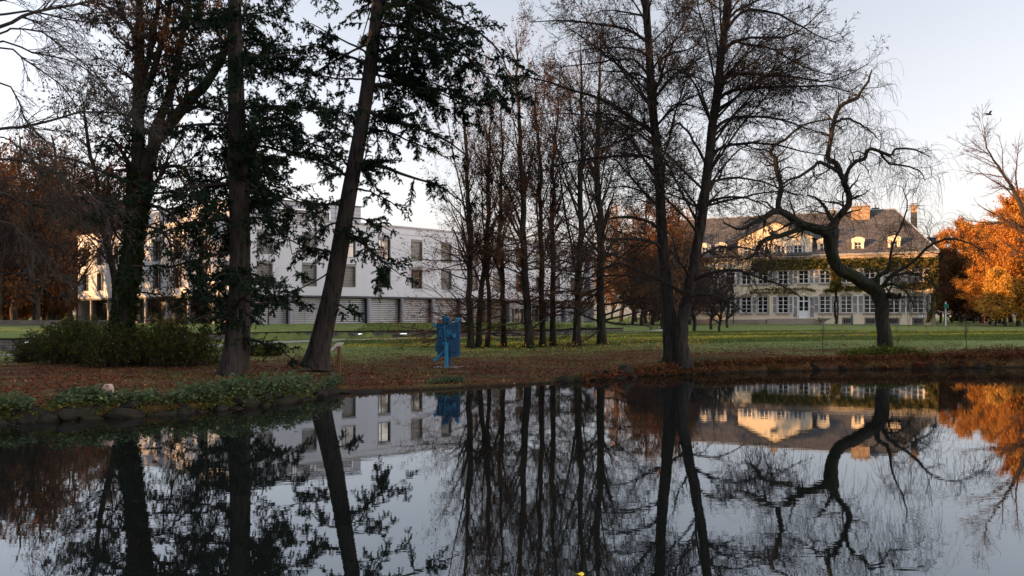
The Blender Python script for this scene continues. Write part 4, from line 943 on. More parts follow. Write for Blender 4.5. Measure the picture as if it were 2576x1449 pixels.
alder('alder_tree', [(1690,915,40),(1688,870,36),(1685,800,32),(1678,720,28),(1668,600,26),(1661,470,24),(1650,350,22),(1639,230,20),(1634,121,18),(1626,0,18),(1618,-150,14),(1610,-330,9),(1604,-470,4)], D6,
      'left of two tall dark alder trunks joined at the foot on the bank', 41,
      [([(1664,347),(1649,335),(1635,347-20),(1583,295),(1514,250),(1444,229),(1364,202),(1288,190)], -1.5, 12, 2.5),
       ([(1663,440),(1649,406),(1600,392),(1514,394),(1444,406),(1364,430),(1290,434)], 1.5, 9, 2),
       ([(1640,121),(1625,105),(1583,76),(1531,62),(1444,54),(1380,52),(1330,56)], .8, 9, 2),
       ([(1641,160),(1620,135),(1583,120),(1540,119),(1496,121),(1430,135)], -2.5, 7, 2),
       ([(1652,225),(1640,200),(1600,153),(1560,150),(1531,153),(1480,160),(1400,170)], -1, 8, 2),
       ([(1655,262),(1625,200),(1590,185),(1530,180),(1470,182)], 2.5, 7, 2),
       ([(1668,590),(1640,560),(1600,548),(1560,545),(1500,560),(1460,585),(1400,610)], -2, 9, 2),
       ([(1725,742),(1698,725),(1650,698),(1600,678),(1560,663),(1530,670),(1480,700),(1440,740)], -1.2, 9, 2.5),
       ([(1674,640),(1650,612),(1610,602),(1550,600),(1500,612),(1430,650),(1380,690)], -3, 9, 2),
       ([(1660,540),(1645,505),(1610,480),(1560,470),(1500,475)], 3, 7, 2),
       ([(1660,180),(1665,150),(1690,135),(1735,125),(1765,100)], -1.5, 8, 2),
       ([(1660,205),(1672,185),(1700,175),(1750,195),(1800,215)], 1.5, 6, 2),
       ([(1668,300),(1690,270),(1715,262),(1750,266),(1795,275)], -2, 6, 2)], (-.25,-.05,0))
alder('alder_tree', [(1722,925,38),(1716,870,33),(1716,819,29),(1726,767,27),(1744,680,25),(1757,593,24),(1775,486,23),(1791,347,22),(1802,243,20),(1816,121,18),(1829,17,19),(1842,-120,15),(1856,-300,9),(1864,-430,4)], D6-.5,
      'right of two tall dark alder trunks, leaning right from the shared foot', 42,
      [([(1742,712),(1752,701),(1785,687),(1828,679),(1872,686),(1905,695),(1941,708),(1976,722),(2019,750)], -2.5, 10, 2.5),
       ([(1709,771),(1722,760),(1745,745),(1790,742),(1840,760),(1880,790)], -2, 7, 2),
       ([(1791,330),(1785,300),(1765,250),(1745,210),(1715,170),(1692,130)], -1, 9, 2),
       ([(1780,420),(1770,395),(1745,360),(1735,335),(1715,315),(1700,312),(1675,345)], 1, 8, 4),
       ([(1785,480),(1800,455),(1840,448),(1890,452),(1940,462),(2000,490)], 1.5, 8, 2),
       ([(1795,390),(1820,368),(1880,360),(1940,362),(2010,378),(2080,392)], -2, 9, 2),
       ([(1798,330),(1830,300),(1890,293),(1950,300),(2020,318),(2090,345)], 2, 9, 2),
       ([(1802,262),(1820,238),(1870,222),(1950,217),(2010,219),(2080,216),(2140,232)], -1, 10, 2.5),
       ([(1806,215),(1840,190),(1880,185),(1950,190),(2010,195),(2060,205),(2120,195),(2185,160)], 1.2, 9, 2),
       ([(1812,150),(1840,105),(1880,96),(1932,94),(1985,92),(2040,55),(2080,20)], -1.5, 9, 2),
       ([(1811,128),(1850,105),(1890,115),(1935,120),(1990,152),(2050,180),(2100,190)], 2, 8, 2),
       ([(1818,90),(1845,50),(1880,25),(1940,30),(2000,60),(2055,88),(2110,110)], -.8, 9, 2),
       ([(1822,60),(1850,30),(1900,5),(1960,-20),(2020,-30)], 1, 8, 2),
       ([(1750,660),(1775,635),(1820,620),(1880,625),(1930,645),(1975,680)], 2, 8, 2),
       ([(1740,700),(1720,672),(1700,640),(1690,600),(1670,575)], -1.5, 7, 2),
       ([(1778,520),(1800,500),(1850,495),(1900,505),(1960,540)], -3, 8, 2)], (.45,-.05,0))

# --- cedars
def needles(last, n, r, size=.031):
    C = pts_on(last, n, .0, 1, r, spread=.016); return leafq(C, size, r, el=2.4, sv=.5)
def cedar_foliage(A, AR, r, nn, len2=.42, droop=-.6):
    b2, r2 = grow(A, AR, 13, .08, 1, 62, len2, k=7, up=droop*.7, wob=.06, flat=.5, r=r, rmin=.009, rr=.5, tt=.55)
    b3, r3 = grow(b2, r2, 19, .05, 1, 58, 1, k=5, up=-.95, wob=.10, flat=.7, r=r, rmin=.004, absl=.30, tt=.35, kn=None)
    fz = stack((b3, np.tile(np.array([[.005,.008,.009,.007,.003]]), (len(b3),1)), 3), (b2, np.tile(np.linspace(.012,.007,7)[None], (len(b2),1)), 3))
    return (b2, r2), (b3, r3), qcat(fz, needles(b3, nn, r))
def cedar(name, trunks, D, label, seed, traced, gen, nn, sides=18, flare=.10, extra=None):
    r = np.random.default_rng(seed); P, R = trace(trunks[0], D, D, K=26)
    root = tree_root(name, (P[0][0], P[0][1], gz(P[0][0], P[0][1])), label, 'tree', None)
    for j, tk in enumerate(trunks):
        p_, r_ = trace(tk, D+.5*j, D+.5*j, K=26); V, Q = tubes(p_[None], r_[None], sides); a = np.tile(np.arange(sides)/sides*2*pi, 26); c = np.repeat(p_, sides, 0); zz = V[:,2]-p_[0][2]
        V = c+(V-c)*(1+.04*np.sin(a*5+zz)+flare*np.exp(-np.maximum(zz,0)/.4)*(1+.4*np.sin(a*4+1)))[:,None]; mesh_obj('trunk', V, [Q], M_cedar, root, True)
    prs = []
    for pts, D1, w0, w1 in traced:
        pr_ = trace(pts, D, D+D1, w0, w1, K=12, wob=.015); prs.append(pr_); part('limb', root, tubes(pr_[0][None], pr_[1][None], 7), M_cedar, True)
    A, AR = K(prs, 12) if prs else (np.zeros((0,12,3)), np.zeros((0,12)))
    g = []
    for n_, t0, t1, L_, up_, ang, bx in gen:
        b1, r1 = grow(P[None], R[None], n_, t0, t1, ang, 1, k=12, up=up_, wob=.05, rr=.22, absl=L_, tt=.1, flat=.25, r=r, rmin=.02, tip=.2, bias=(bx,.45,0)); g.append((b1, r1))
    if g:
        G, GR = np.concatenate([x for x, _ in g]), np.concatenate([x for _, x in g]); A = np.concatenate([A, G]); AR = np.concatenate([AR, GR])
    t2, t3, nd = cedar_foliage(A, AR, r, nn)
    prs2 = [(t2[0], t2[1], 3), (t3[0], t3[1], 3)] + ([(G, GR, 5)] if g else [])
    part('branches', root, stack(*prs2), M_cedar); part('foliage', root, nd, M_needle)
    return root
cedar('cedar_tree', [[(582,940,66),(585,900,52),(590,830,44),(598,700,40),(598,550,38),(596,400,44),(594,250,40),(592,100,36),(590,0,32),(588,-150,26),(586,-330,18),(584,-480,8)],
                     [(612,930,30),(614,880,28),(616,800,27),(617,700,25),(618,560,23),(616,430,18),(612,300,10)]], 27.6,
      'double trunked dark cedar with needles hanging over the bank plants', 51,
      [([(575,636),(540,640),(486,659),(417,670),(380,668),(330,668)], -1.0, 8, 3), ([(590,560),(640,545),(690,560),(720,590),(735,640)], -1.5, 7, 2),
       ([(600,267+10),(644,267),(720,268),(770,275),(800,285),(840,300),(885,325)], -1.6, 9, 2), ([(600,380),(660,365),(720,385),(780,405),(850,435)], -2.2, 8, 2),
       ([(595,690),(560,690),(530,710),(510,745)], -1.5, 6, 2),([(600,690),(640,690),(680,715),(700,760)], -1.2, 6, 2),([(590,655),(600,690),(615,720)], -1.2, 5, 2)],
      [(24,.15,.50,3.0,-.45,88,0),(11,.40,.99,4.0,-.25,82,-.6),(30,.40,.99,4.4,-.3,82,.6)], 330000)
cedar('cedar_tree', [[(793,925,74),(800,890,58),(815,820,50),(838,720,46),(860,600,42),(885,450,38),(912,300,35),(932,170,33),(946,50,30),(958,-80,26),(972,-230,19),(985,-380,10)]], 30.3,
      'single cedar trunk leaning right behind the information board', 52,
      [([(950,35),(975,18),(1020,12),(1095,35),(1150,58),(1200,80),(1240,110),(1262,139),(1275,175)], -1.5, 12, 3),
       ([(944,75),(990,62),(1060,75),(1130,110),(1200,165),(1234,215),(1262,270)], -2.5, 9, 2), ([(938,132),(970,125),(1012,115),(1095,132),(1165,167),(1230,185),(1290,196)], 1.0, 9, 2),
       ([(915,278),(940,285),(974,306),(1020,310),(1061,326),(1130,354),(1182,399),(1215,450)], -.8, 11, 2), ([(906,342),(918,337),(956,326),(1010,345),(1070,372),(1130,400)], 1.2, 7, 2),
       ([(893,432),(920,424),(956,417),(1026,444),(1095,462),(1147,496),(1190,520)], -.4, 11, 2), ([(885,480),(901,476),(940,485),(974,503),(1010,530)], -1.5, 6, 2),
       ([(930,170),(918,132),(870,104),(825,83),(783,59)], -1.8, 7, 2), ([(925,175),(911,153),(852,135),(790,115),(740,120)], 1.0, 8, 2), ([(915,210),(904,198),(852,198),(800,187),(750,165)], -1, 6, 2),
       ([(900,310),(887,295),(859,281),(800,274),(730,285)], 1.5, 6, 2), ([(893,350),(884,344),(852,351),(800,345),(740,360)], -2, 5, 1.5),
       ([(880,425),(866,406),(845,382),(793,365),(731,350)], 1, 7, 2), ([(878,450),(863,437),(825,413),(783,399),(731,392),(700,400)], -1, 8, 2),
       ([(865,520),(847,512),(809,514),(774,534),(740,541),(712,559)], -1.2, 6, 2), ([(858,570),(837,562),(809,576),(788,597),(750,640)], -.8, 6, 2), ([(848,640),(826,632),(760,618),(715,600),(680,610)], 1.2, 6, 2),
       ([(868,545),(885,547),(913,552),(955,566),(1000,590)], -1, 5, 1.5), ([(862,600),(868,597),(896,600),(930,628),(983,673),(1010,694)], -1.5, 8, 2), ([(838,750),(847,764),(878,781),(899,791)], -1.5, 6, 2),
       ([(850,650),(820,690),(770,720),(720,740),(690,780)], -1.5, 5, 2), ([(862,560),(900,580),(940,650),(960,720)], -2, 5, 1.5)],
      [(14,.60,.99,5.0,-.6,78,1.2),(14,.55,.99,4.6,-.5,80,-.4)], 360000)

# --- tall ivy clad tree with several rising stems, left
r = np.random.default_rng(61); DL = 33.0
root = tree_root('ash_tree', (PW(305,900,DL)[0], DL, gz(PW(305,900,DL)[0], DL)), 'tall forked tree with ivy on its trunk rising from the hedge', 'tree')
P, R = trace([(298,925,62),(303,860,54),(312,780,50),(325,700,48),(338,600,46),(346,520,48),(350,460,50),(350,410,34),(349,330,30),(347,240,27),(352,150,23),(351,60,20),(350,-40,16),(346,-200,8)], DL, DL, K=30, wob=.01)
V, Q = tubes(P[None], R[None], 18); a = np.tile(np.arange(18)/18*2*pi, 30); c = np.repeat(P, 18, 0); V = c+(V-c)*(1+.06*np.sin(a*4+V[:,2]*1.5)+.04*np.sin(a*7))[:,None]; mesh_obj('trunk', V, [Q], M_limeb, root, True)
stems = [([(352,500,30),(366,440,34),(380,390,32),(395,350,30),(434,302,28),(480,250,26),(520,208,24),(560,140,20),(590,60,16),(610,-40,12)], -1.6),
         ([(378,392,22),(389,330,24),(408,285,22),(427,236,20),(445,160,17),(458,87,15),(470,40,13),(482,-60,9)], 1.2),
         ([(350,300,20),(362,240,20),(375,205,18),(388,173,17),(405,110,15),(420,50,13),(432,-20,10)], -1.0), ([(350,250,18),(362,190,17),(376,140,15),(388,76,13),(399,0,10),(405,-80,7)], 1.5),
         ([(347,130,12),(335,80,12),(312,45,11),(300,20,10),(286,-10,8)], -.8)]
mains = [(P, R)]
for pts, d1 in stems:
    p_, r_ = trace(pts, DL, DL+d1, K=30, wob=.01); mains.append((p_, r_)); part('limb', root, tubes(p_[None], r_[None], 12), M_limeb, True)
low = [([(362,445),(382,430),(416,418),(461,423),(485,458),(513,502),(540,560),(560,600)], -1.8, 11, 4), ([(360,530),(368,517),(417,527),(451,562),(486,593),(514,621),(530,660)], -1.2, 10, 3), ([(352,580),(368,566),(410,583),(427,611),(435,660),(455,700)], -2, 8, 3),
       ([(340,640),(300,600),(270,560),(240,545),(190,560)], -1.5, 7, 2), ([(345,480),(310,450),(270,440),(220,450),(160,480)], 1.5, 8, 2), ([(350,420),(320,380),(270,350),(210,340)], -1.5, 7, 2), ([(348,330),(310,290),(260,260),(210,250)], 1.0, 7, 2), ([(350,230),(320,190),(280,160),(230,140)], 1, 6, 2), ([(335,735),(380,738),(410,745),(440,780),(455,815)], -1.5, 5, 2)]
lp = []
for pts, d1, w0, w1 in low:
    pr_ = trace(pts, DL, DL+d1, w0, w1, K=12, wob=.02); lp.append(pr_); part('limb', root, tubes(pr_[0][None], pr_[1][None], 7), M_limeb, True)
MP, MR_ = K(mains, 30)
b1, r1 = grow(MP, MR_, 20, .35, 1, 55, 1, k=12, up=.15, wob=.10, rr=.35, absl=2.6, tt=.35, r=r, rmin=.018, kn=1)
A, AR = K(lp, 12); A = np.concatenate([b1, A]); AR = np.concatenate([r1, AR])
b2, r2 = grow(A, AR, 11, .15, 1, 48, .42, k=6, up=-.15, wob=.15, r=r, rmin=.009); b3, r3 = grow(b2, r2, 7, .15, 1, 45, .5, k=5, up=-.5, wob=.15, r=r, rmin=.006)
part('crown', root, stack((b1, r1, 5), (b2, r2, 4), (b3, r3, 3)), M_twig)
C = pts_on(b3, 15000, .4, 1, r, .05); part('dry_keys', root, leafq(C, .075, r, el=1.8, droop=1.5), M_keys)
ip = P[None][:, 2:20]; C = pts_on(ip, 9000, 0, 1, r); ang_ = r.uniform(0, 2*pi, len(C)); rr_ = np.interp(C[:,2], P[:,2], R)+.01+np.abs(r.normal(size=len(C)))*.055; C = C+np.c_[np.cos(ang_)*rr_, np.sin(ang_)*rr_, np.zeros(len(C))]
keep = (C[:,2] < 8.2) & (hash_noise(C[:,2]*2, ang_*2, 1.2)+r.normal(size=len(C))*.3 > -.35-.03*C[:,2]*0); part('ivy', root, leafq(C[keep], .11, r), M_ivy)

# --- old twisted weeping tree on the right bank
r = np.random.default_rng(71); DW = 42.4
b_ = PW(2226, 875, DW); root = tree_root('weeping_tree', (b_[0], DW, gz(b_[0], DW)), 'old twisted weeping tree leaning left on the right bank in front of the house', 'tree')
P, R = trace([(2226,880,46),(2226,862,38),(2222,819,30),(2219,780,32),(2216,755,36),(2204,732,36),(2178,712,32),(2136,692,30),(2108,672,30),(2096,648,30),(2091,625,30),(2090,600,34),(2093,580,34),(2098,566,24)], DW, DW, K=34, wob=.02)
V, Q = tubes(P[None], R[None], 20); a = np.tile(np.arange(20)/20*2*pi, 34); c = np.repeat(P, 20, 0); k_ = np.repeat(np.arange(34), 20)
V = c+(V-c)*(1+.08*np.sin(a*4+k_*.6)+.05*np.sin(a*7-k_*.9)+.06*np.sin(k_*1.3+a))[:,None]; mesh_obj('trunk', V, [Q], M_willow, root, True)
WL = [([(2094,580,22),(2104,555,18),(2118,535,17),(2134,514,16),(2136,495,15),(2129,472,15),(2116,440,14),(2104,415,15),(2090,403,12)], 0),
      ([(2090,408,12),(2082,395,12),(2086,370,11),(2092,345,11),(2098,305,11),(2110,275,10),(2132,255,10),(2154,248,9),(2170,225,7),(2184,203,6),(2193,175,3)], .8),
      ([(2094,590,30),(2070,580,28),(2045,574,24),(2018,566,22),(1998,552,20),(1980,540,18),(1955,531,17),(1935,540,15),(1917,550,14),(1895,560,12),(1872,573,9),(1850,574,6),(1820,560,4)], -1.5),
      ([(2045,572,16),(2018,574,14),(1990,584,13),(1965,592,13),(1935,600,12),(1912,612,12),(1902,635,10),(1885,648,7),(1865,655,4)], -2.5),
      ([(1965,532,15),(1956,515,14),(1962,489,13),(1966,470,12),(1958,445,12),(1951,420,12),(1950,398,13),(1938,386,10),(1942,375,9),(1952,362,8),(1977,351,7),(1994,333,6),(2020,315,5),(2053,305,5),(2090,300,4)], 1.5),
      ([(2112,436,10),(2090,420,9),(2062,410,9),(2040,425,8),(2014,442,7),(1985,452,6),(1960,470,4)], -1.2),
      ([(2128,455,10),(2132,430,10),(2145,412,10),(2165,402,10),(2177,398,10),(2180,384,9),(2188,375,9),(2210,379,8),(2237,392,7),(2248,380,6),(2258,374,6),(2297,374,4.5),(2320,384,3),(2342,395,2)], -1.0),
      ([(2212,381,7),(2224,398,6),(2238,412,5),(2262,415,5),(2300,424,4),(2318,436,3),(2328,455,2)], .5),
      ([(2205,716,16),(2206,700,13),(2216,690,12),(2232,682,10),(2238,660,8),(2241,639,6),(2250,605,5),(2264,576,4.5),(2275,548,4),(2282,507,3),(2270,470,2)], -1.5),
      ([(2216,725,10),(2240,695,9),(2268,678,8),(2299,656,7),(2318,638,7),(2340,618,6.5),(2369,604,6),(2403,601,5),(2438,611,4),(2462,625,3),(2490,645,2)], -2.5),
      ([(2224,745,16),(2240,742,14),(2258,748,13),(2264,740,8)], -.8), ([(2100,560,14),(2085,540,10),(2075,520,8),(2055,500,6),(2030,490,4)], 1.5),
      ([(2230,700,8),(2262,690,7),(2300,690,5),(2335,705,4),(2360,730,2.5)], 1.0), ([(2220,720,9),(2250,715,7),(2280,735,5),(2300,770,3)], -2), ([(2100,310,7),(2130,298,6),(2160,310,5),(2190,330,4),(2210,350,2)], 1)]
prs = []
for pts, d1 in WL:
    p_, r_ = trace(pts, DW, DW+d1, K=22, wob=.015); prs.append((p_, r_)); part('limb', root, tubes(p_[None], r_[None]*1.0, 9), M_willow, True)
A, AR = K(prs, 22)
b1, r1 = grow(A, AR, 13, .12, 1, 60, 1, k=9, up=-.1, wob=.26, absl=1.7, tt=.3, r=r, rmin=.016, rr=.4, kn=None)
b2, r2 = grow(np.concatenate([A[:, ::3][:, :8], b1[:, :8]]), np.concatenate([AR[:, ::3][:, :8], r1[:, :8]]), 4.5, .2, 1, 60, 1, k=7, up=-.6, wob=.22, absl=1.0, tt=.2, r=r, rmin=.010, rr=.4, kn=1)
b3, r3 = grow(np.concatenate([b1[:, ::2][:, :5], b2[:, :5]]), np.concatenate([r1[:, ::2][:, :5], r2[:, :5]]), 2.2, .2, 1, 60, 1, k=8, up=-3.6, wob=.06, absl=2.0, tt=.2, r=r, rmin=.0085, rr=.4, kn=1)
part('crown', root, stack((b1, r1, 4), (b2, r2, 3), (b3, r3, 3)), M_willow)

# --- grove of slender trees behind the sculpture
GR = [(1184,884,15,49,-8,.98),(1204,880,13,50,4,.9),(1226,880,10,50.5,2,.85),(1268,874,12,51,-2,.92),(1332,880,18,49.5,-5,1.12),(1365,875,13,50.5,1,.98),(1391,872,13,51,3,.95),(1450,880,17,50,4,1.08),(1514,872,19,51,-4,1.12)]
labs = ['first slender trunk of the grove, just right of the blue sculpture','second slender trunk right of the blue sculpture','thin third trunk of the grove right of the sculpture','lone slender trunk between the first three and the thick middle one','thick middle trunk of the grove with low spreading branches','slender trunk just right of the thick middle trunk','slender trunk in the gap before the forked one','leaning forked trunk with orange leaves around it','rightmost trunk of the grove with low tangled branches']
for i, (px, py, w, Y, lean, s) in enumerate(GR):
    r = np.random.default_rng(80+i); H = 17.6*s; x0 = px_at(px, Y); z0 = gz(x0, Y)
    root = tree_root('grove_tree', (x0, Y, z0), labs[i], 'tree', 'grove of slender trees behind the sculpture')
    t = np.linspace(0, 1, 22); P = np.stack([x0+lean*.05*t**1.2+np.cumsum(r.normal(size=22))*.075*np.minimum(1,t*3), Y+np.cumsum(r.normal(size=22))*.07, z0-.1+t*H], 1)[None]
    R = ((w*1.12/2/F*Y)*(1-t)**.75+.02)[None]; R[0,0] *= 1.35
    mesh_obj('trunk', *(lambda vq: (vq[0], [vq[1]]))(tubes(P, R, 10)), M_limeb, root, True)
    n1 = 28
    fk, fr_k = grow(P, R, [1,1,1,1,1,1,1,2,2][i], .18, .4, 13, 1, k=22, up=.12, wob=.035, rr=.42, absl=H*.62, tt=.1, r=r, rmin=.03, tip=.12, kn=1)
    for q_ in range(len(fk)): part('stem', root, tubes(fk[q_:q_+1], fr_k[q_:q_+1], 8), M_limeb, True)
    P0, R0 = P, R; P = np.concatenate([P, fk]); R = np.concatenate([R, fr_k])
    b1, r1 = grow(P, R, n1, .24, .96, 31, 1, k=9, up=.25, wob=.07, rr=.40, absl=4.0*s, tt=.32, r=r, rmin=.012, tip=.12)
    lowL = 5.2 if i in (0,4,7,8) else 3.2
    bl, rl = grow(P0, R0, 34 if i == 0 else 22 if i in (4,7,8) else 9, .05, .35, 78, 1, k=9, up=-.05, wob=.09, rr=.28, absl=lowL, tt=.2, r=r, rmin=.009, tip=.12, bias=(-.6,0,0) if i == 0 else None)
    A, AR = np.concatenate([b1, bl]), np.concatenate([r1, rl])
    b2, r2 = grow(A, AR, 9, .12, 1, 38, .42, k=6, up=.2, wob=.12, r=r, rmin=.006, rr=.38); b3, r3 = grow(b2, r2, 6, .15, 1, 40, .55, k=4, up=.1, wob=.15, r=r, rmin=.004)
    part('crown', root, stack((A, AR, 5), (b2, r2, 3), (b3, r3, 3)), M_twigred if i in (3,4,5,6) else M_twig)
    n_ = [5000,3800,3200,3800,8500,5600,5400,8500,8500][i]; C = pts_on(b3, n_, .2, 1, r, .05); part('leaves', root, leafq(C, .078, r, el=1.2), M_rust)

# --- near branches reaching in from the left
r = np.random.default_rng(91)
root = tree_root('overhanging_tree', (-12.6, 14.8, gz(-12.6,14.8)), 'bare tree outside the left edge whose dark branches reach across the sky', 'tree')
P = catmull([(-12.6,14.8,0),(-12.4,14.9,3),(-12.5,15.0,6),(-12.2,15.0,9),(-12.3,15.2,12.5)], 20); R = np.linspace(.34,.12,20); part('trunk', root, tubes(P[None], R[None], 14), M_grey, True)
NB = [([(-190,120),(0,69),(69,38),(156,17),(243,-2),(300,-30)],16,9,3),([(-190,60),(0,33),(104,33),(191,50),(243,59),(300,55),(347,45)],15,6,1.5),([(-190,140),(0,82),(28,71),(94,76),(149,111),(208,156),(250,200),(290,250)],15.5,5,1.5),
      ([(-190,150),(0,104),(69,128),(139,142),(208,170),(260,215),(300,270)],17,5,1.5),([(-190,160),(0,118),(69,156),(146,208),(180,250),(215,300)],16,5,1.5),([(-190,220),(0,205),(45,250),(69,309),(110,350),(140,380)],15,5,1.5),
      ([(-190,345),(0,323),(40,322),(69,316),(139,302),(194,281),(271,281),(347,299),(400,320)],15.5,8,1.5),([(-190,410),(0,401),(62,404),(104,418),(146,441),(200,480),(260,520),(310,570)],16,7,1.5),([(62,404),(104,394),(174,399),(230,425),(295,465)],16.5,4,1.5),
      ([(-190,500),(0,486),(35,503),(80,517),(139,520),(200,560),(250,600)],17,7,1.5),([(-190,10),(0,5),(60,-15),(130,-30)],15,6,2),([(-190,540),(0,555),(60,590),(110,650),(150,700),(200,720)],17.5,5,1.5),([(-190,330),(0,345),(40,365),(80,400),(110,450),(150,500),(170,560)],18,4,1.5)]
prs = []
for pts, Y, w0, w1 in NB:
    pr_ = trace(pts, 15.0, Y, w0*1.35, w1*1.5, K=12, wob=.012); prs.append(pr_); part('limb', root, tubes(pr_[0][None], pr_[1][None], 8), M_grey, True)
A, AR = K(prs, 12); b2, r2 = grow(A, AR, 30, .3, 1, 38, .28, k=7, up=-.25, wob=.10, r=r, rmin=.007, rr=.45); b3, r3 = grow(b2, r2, 7, .15, 1, 40, .5, k=6, up=-.6, wob=.16, r=r, rmin=.0045); b4, r4 = grow(b3, r3, 3, .15, 1, 40, .5, k=5, up=-.8, wob=.2, r=r, rmin=.003)
part('crown', root, stack((b2, r2, 4), (b3, r3, 3), (b4, r4, 3)), M_grey); part('leaves', root, leafq(pts_on(b4, 1300, .5, 1, r), .03, r), M_rust)

# dark leaning tree left of the ivy clad one
r = np.random.default_rng(92)
x0 = px_at(290, 36); root = tree_root('bare_tree', (x0, 36, gz(x0,36)), 'thin dark tree leaning left against the ivy clad trunk', 'tree')
P, R = trace([(292,850,18),(290,760,17),(286,690,16),(271,621,15),(255,560,13),(246,500,11),(240,440,10),(222,364,9),(215,300,6),(205,240,3)], 36, 35, K=20, wob=.02); part('trunk', root, tubes(P[None], R[None], 9), M_alder, True)
b1, r1 = grow(P[None], R[None], 38, .25, 1, 55, 1, k=9, up=.1, wob=.12, absl=2.8, tt=.3, r=r, rmin=.015, rr=.4); b2, r2 = grow(b1, r1, 10, .15, 1, 45, .42, k=6, up=0, wob=.15, r=r, rmin=.008); b3, r3 = grow(b2, r2, 6, .15, 1, 45, .5, k=4, wob=.15, r=r, rmin=.006)
part('crown', root, stack((b1, r1, 5), (b2, r2, 3), (b3, r3, 3)), M_twig); part('leaves', root, leafq(pts_on(b3, 2500, .3, 1, r, .04), .09, r), M_brown)
# tall bare tree at the right edge
x0 = px_at(2640, 88); root = tree_root('bare_tree', (x0, 88, gz(x0,88)), 'tall bare tree at the right edge with pale sunlit rising branches', 'tree'); r = np.random.default_rng(93)
P, R = trace([(2640,812,22),(2625,700,18),(2600,600,14),(2560,500,10),(2520,430,6),(2480,370,3)], 88, 88, K=20, wob=.05); part('trunk', root, tubes(P[None], R[None], 9), M_grey, True)
b1, r1 = grow(P[None], R[None], 24, .25, 1, 48, 1, k=9, up=.15, wob=.08, absl=7, tt=.4, r=r, rmin=.03, rr=.5, bias=(-.8,0,0)); b2, r2 = grow(b1, r1, 10, .15, 1, 42, .4, k=6, up=.2, wob=.12, r=r, rmin=.02); b3, r3 = grow(b2, r2, 5, .15, 1, 42, .5, k=4, up=.1, wob=.12, r=r, rmin=.014)
part('crown', root, stack((b1, r1, 5), (b2, r2, 3), (b3, r3, 3)), M_twigred)
# young tree in front of the white building, stake, saplings on the right bank
def small_tree(px, py, Y, hpx, label, seed, n1=16, L=1.2, mat=M_twig, leaves=0, ang=35, name='sapling'):
    r = np.random.default_rng(seed); x0 = px_at(px, Y); z0 = gz(x0, Y); h = hpx/F*Y; root = tree_root(name, (x0, Y, z0), label, 'tree')
    t = np.linspace(0,1,10); P = np.stack([x0+r.normal(size=10)*.015, Y+r.normal(size=10)*.015, z0+t*h], 1)[None]; R = (h*.011*(1-t*.8))[None]; part('trunk', root, tubes(P, R, 7), mat)
    b1, r1 = grow(P, R, n1, .25, 1, ang, 1, k=6, up=.2, wob=.1, absl=L, tt=.4, r=r, rmin=.006, rr=.5); b2, r2 = grow(b1, r1, 5, .2, 1, 38, .5, k=4, up=.1, wob=.12, r=r, rmin=.005)
    part('crown', root, stack((b1, r1, 4), (b2, r2, 3)), mat)
    if leaves: part('leaves', root, leafq(pts_on(b2, leaves, .2, 1, r), .06, r), M_yellow)
small_tree(676, 815, 62, 190, 'young bare tree before the blinds of the white building', 101, 26, 1.9, M_twigred, 60, 45)
small_tree(2430, 878, 37, 110, 'thin bare sapling on the right bank near the right edge', 102, 14, .8, ang=25)
small_tree(2258, 880, 38.5, 55, 'short bare sapling on the bank right of the weeping tree', 103, 8, .5, ang=25)
small_tree(2070, 905, 36, 110, 'thin bare sapling on the bank left of the weeping tree', 104, 9, .6, ang=30)
for k, (px, py, Y, h) in enumerate([(1037,838,60.5,33)]):
    x0 = px_at(px, Y); m = MB(); m.tube([(x0,Y,gz(x0,Y)-.1),(x0,Y,gz(x0,Y)+h/F*Y)], .06, 6); o = m.build('wooden_stake', M_wood, origin=(x0,Y,gz(x0,Y))); setp(o, 'short brown wooden stake on the lawn left of the grove', 'post')

# --- hedge bushes at the foot of the ivy clad tree
def bush(cx_px, Y, wpx, hpx, seed, label, nl=14000, lm=M_shrub, name='bush', ls=.07, ns=150, dep=1.4):
    r = np.random.default_rng(seed); x0 = px_at(cx_px, Y); z0 = gz(x0, Y); hw = wpx/2/F*Y; h = hpx/F*Y; root = tree_root(name, (x0, Y, z0), label, 'bush')
    a = r.uniform(0, 2*pi, ns); q = np.sqrt(r.uniform(0,1,ns)); bx = x0+np.cos(a)*q*hw*.75; by = Y+np.sin(a)*q*dep; t = np.linspace(0,1,8)
    tx = bx+np.cos(a)*hw*.3*q+r.normal(size=ns)*.2; ty = by+np.sin(a)*dep*.3*q; hz = h*(1-.45*q**2.5)*r.uniform(.55,1.08,ns)
    P = np.stack([bx[:,None]+(tx-bx)[:,None]*t**1.5, by[:,None]+(ty-by)[:,None]*t**1.5, z0-.05+hz[:,None]*t], -1)+r.normal(size=(ns,8,3))*.03; R = np.tile((.018*(1-t*.7))[None], (ns,1))
    b2, r2 = grow(P, R, 9, .1, 1, 55, .38, k=6, up=-.1, wob=.18, r=r, rmin=.006); b3, r3 = grow(b2, r2, 4, .1, 1, 50, .5, k=4, wob=.2, r=r, rmin=.005)
    part('stems', root, stack((P, R, 3), (b2, r2, 3), (b3, r3, 3)), M_twig); C = pts_on(np.concatenate([b3]), nl, .1, 1, r, .04)
    rel = (C[:,2]-z0)/h; keep = r.uniform(size=len(C)) < .35+.65*np.clip(rel*1.3,0,1); part('foliage', root, leafq(C[keep], ls, r), lm)
bush(180, 33.6, 215, 120, 110, 'left of the dense twiggy hedge bushes under the ivy clad tree', 17000)
bush(300, 32.2, 190, 105, 111, 'middle hedge bush directly in front of the ivy clad trunk', 11000)
bush(445, 32.6, 260, 118, 112, 'right of the hedge bushes, beside the double cedar trunk', 18000)
bush(95, 35.5, 60, 70, 113, 'small bush at the left end of the hedge by the path', 3500)
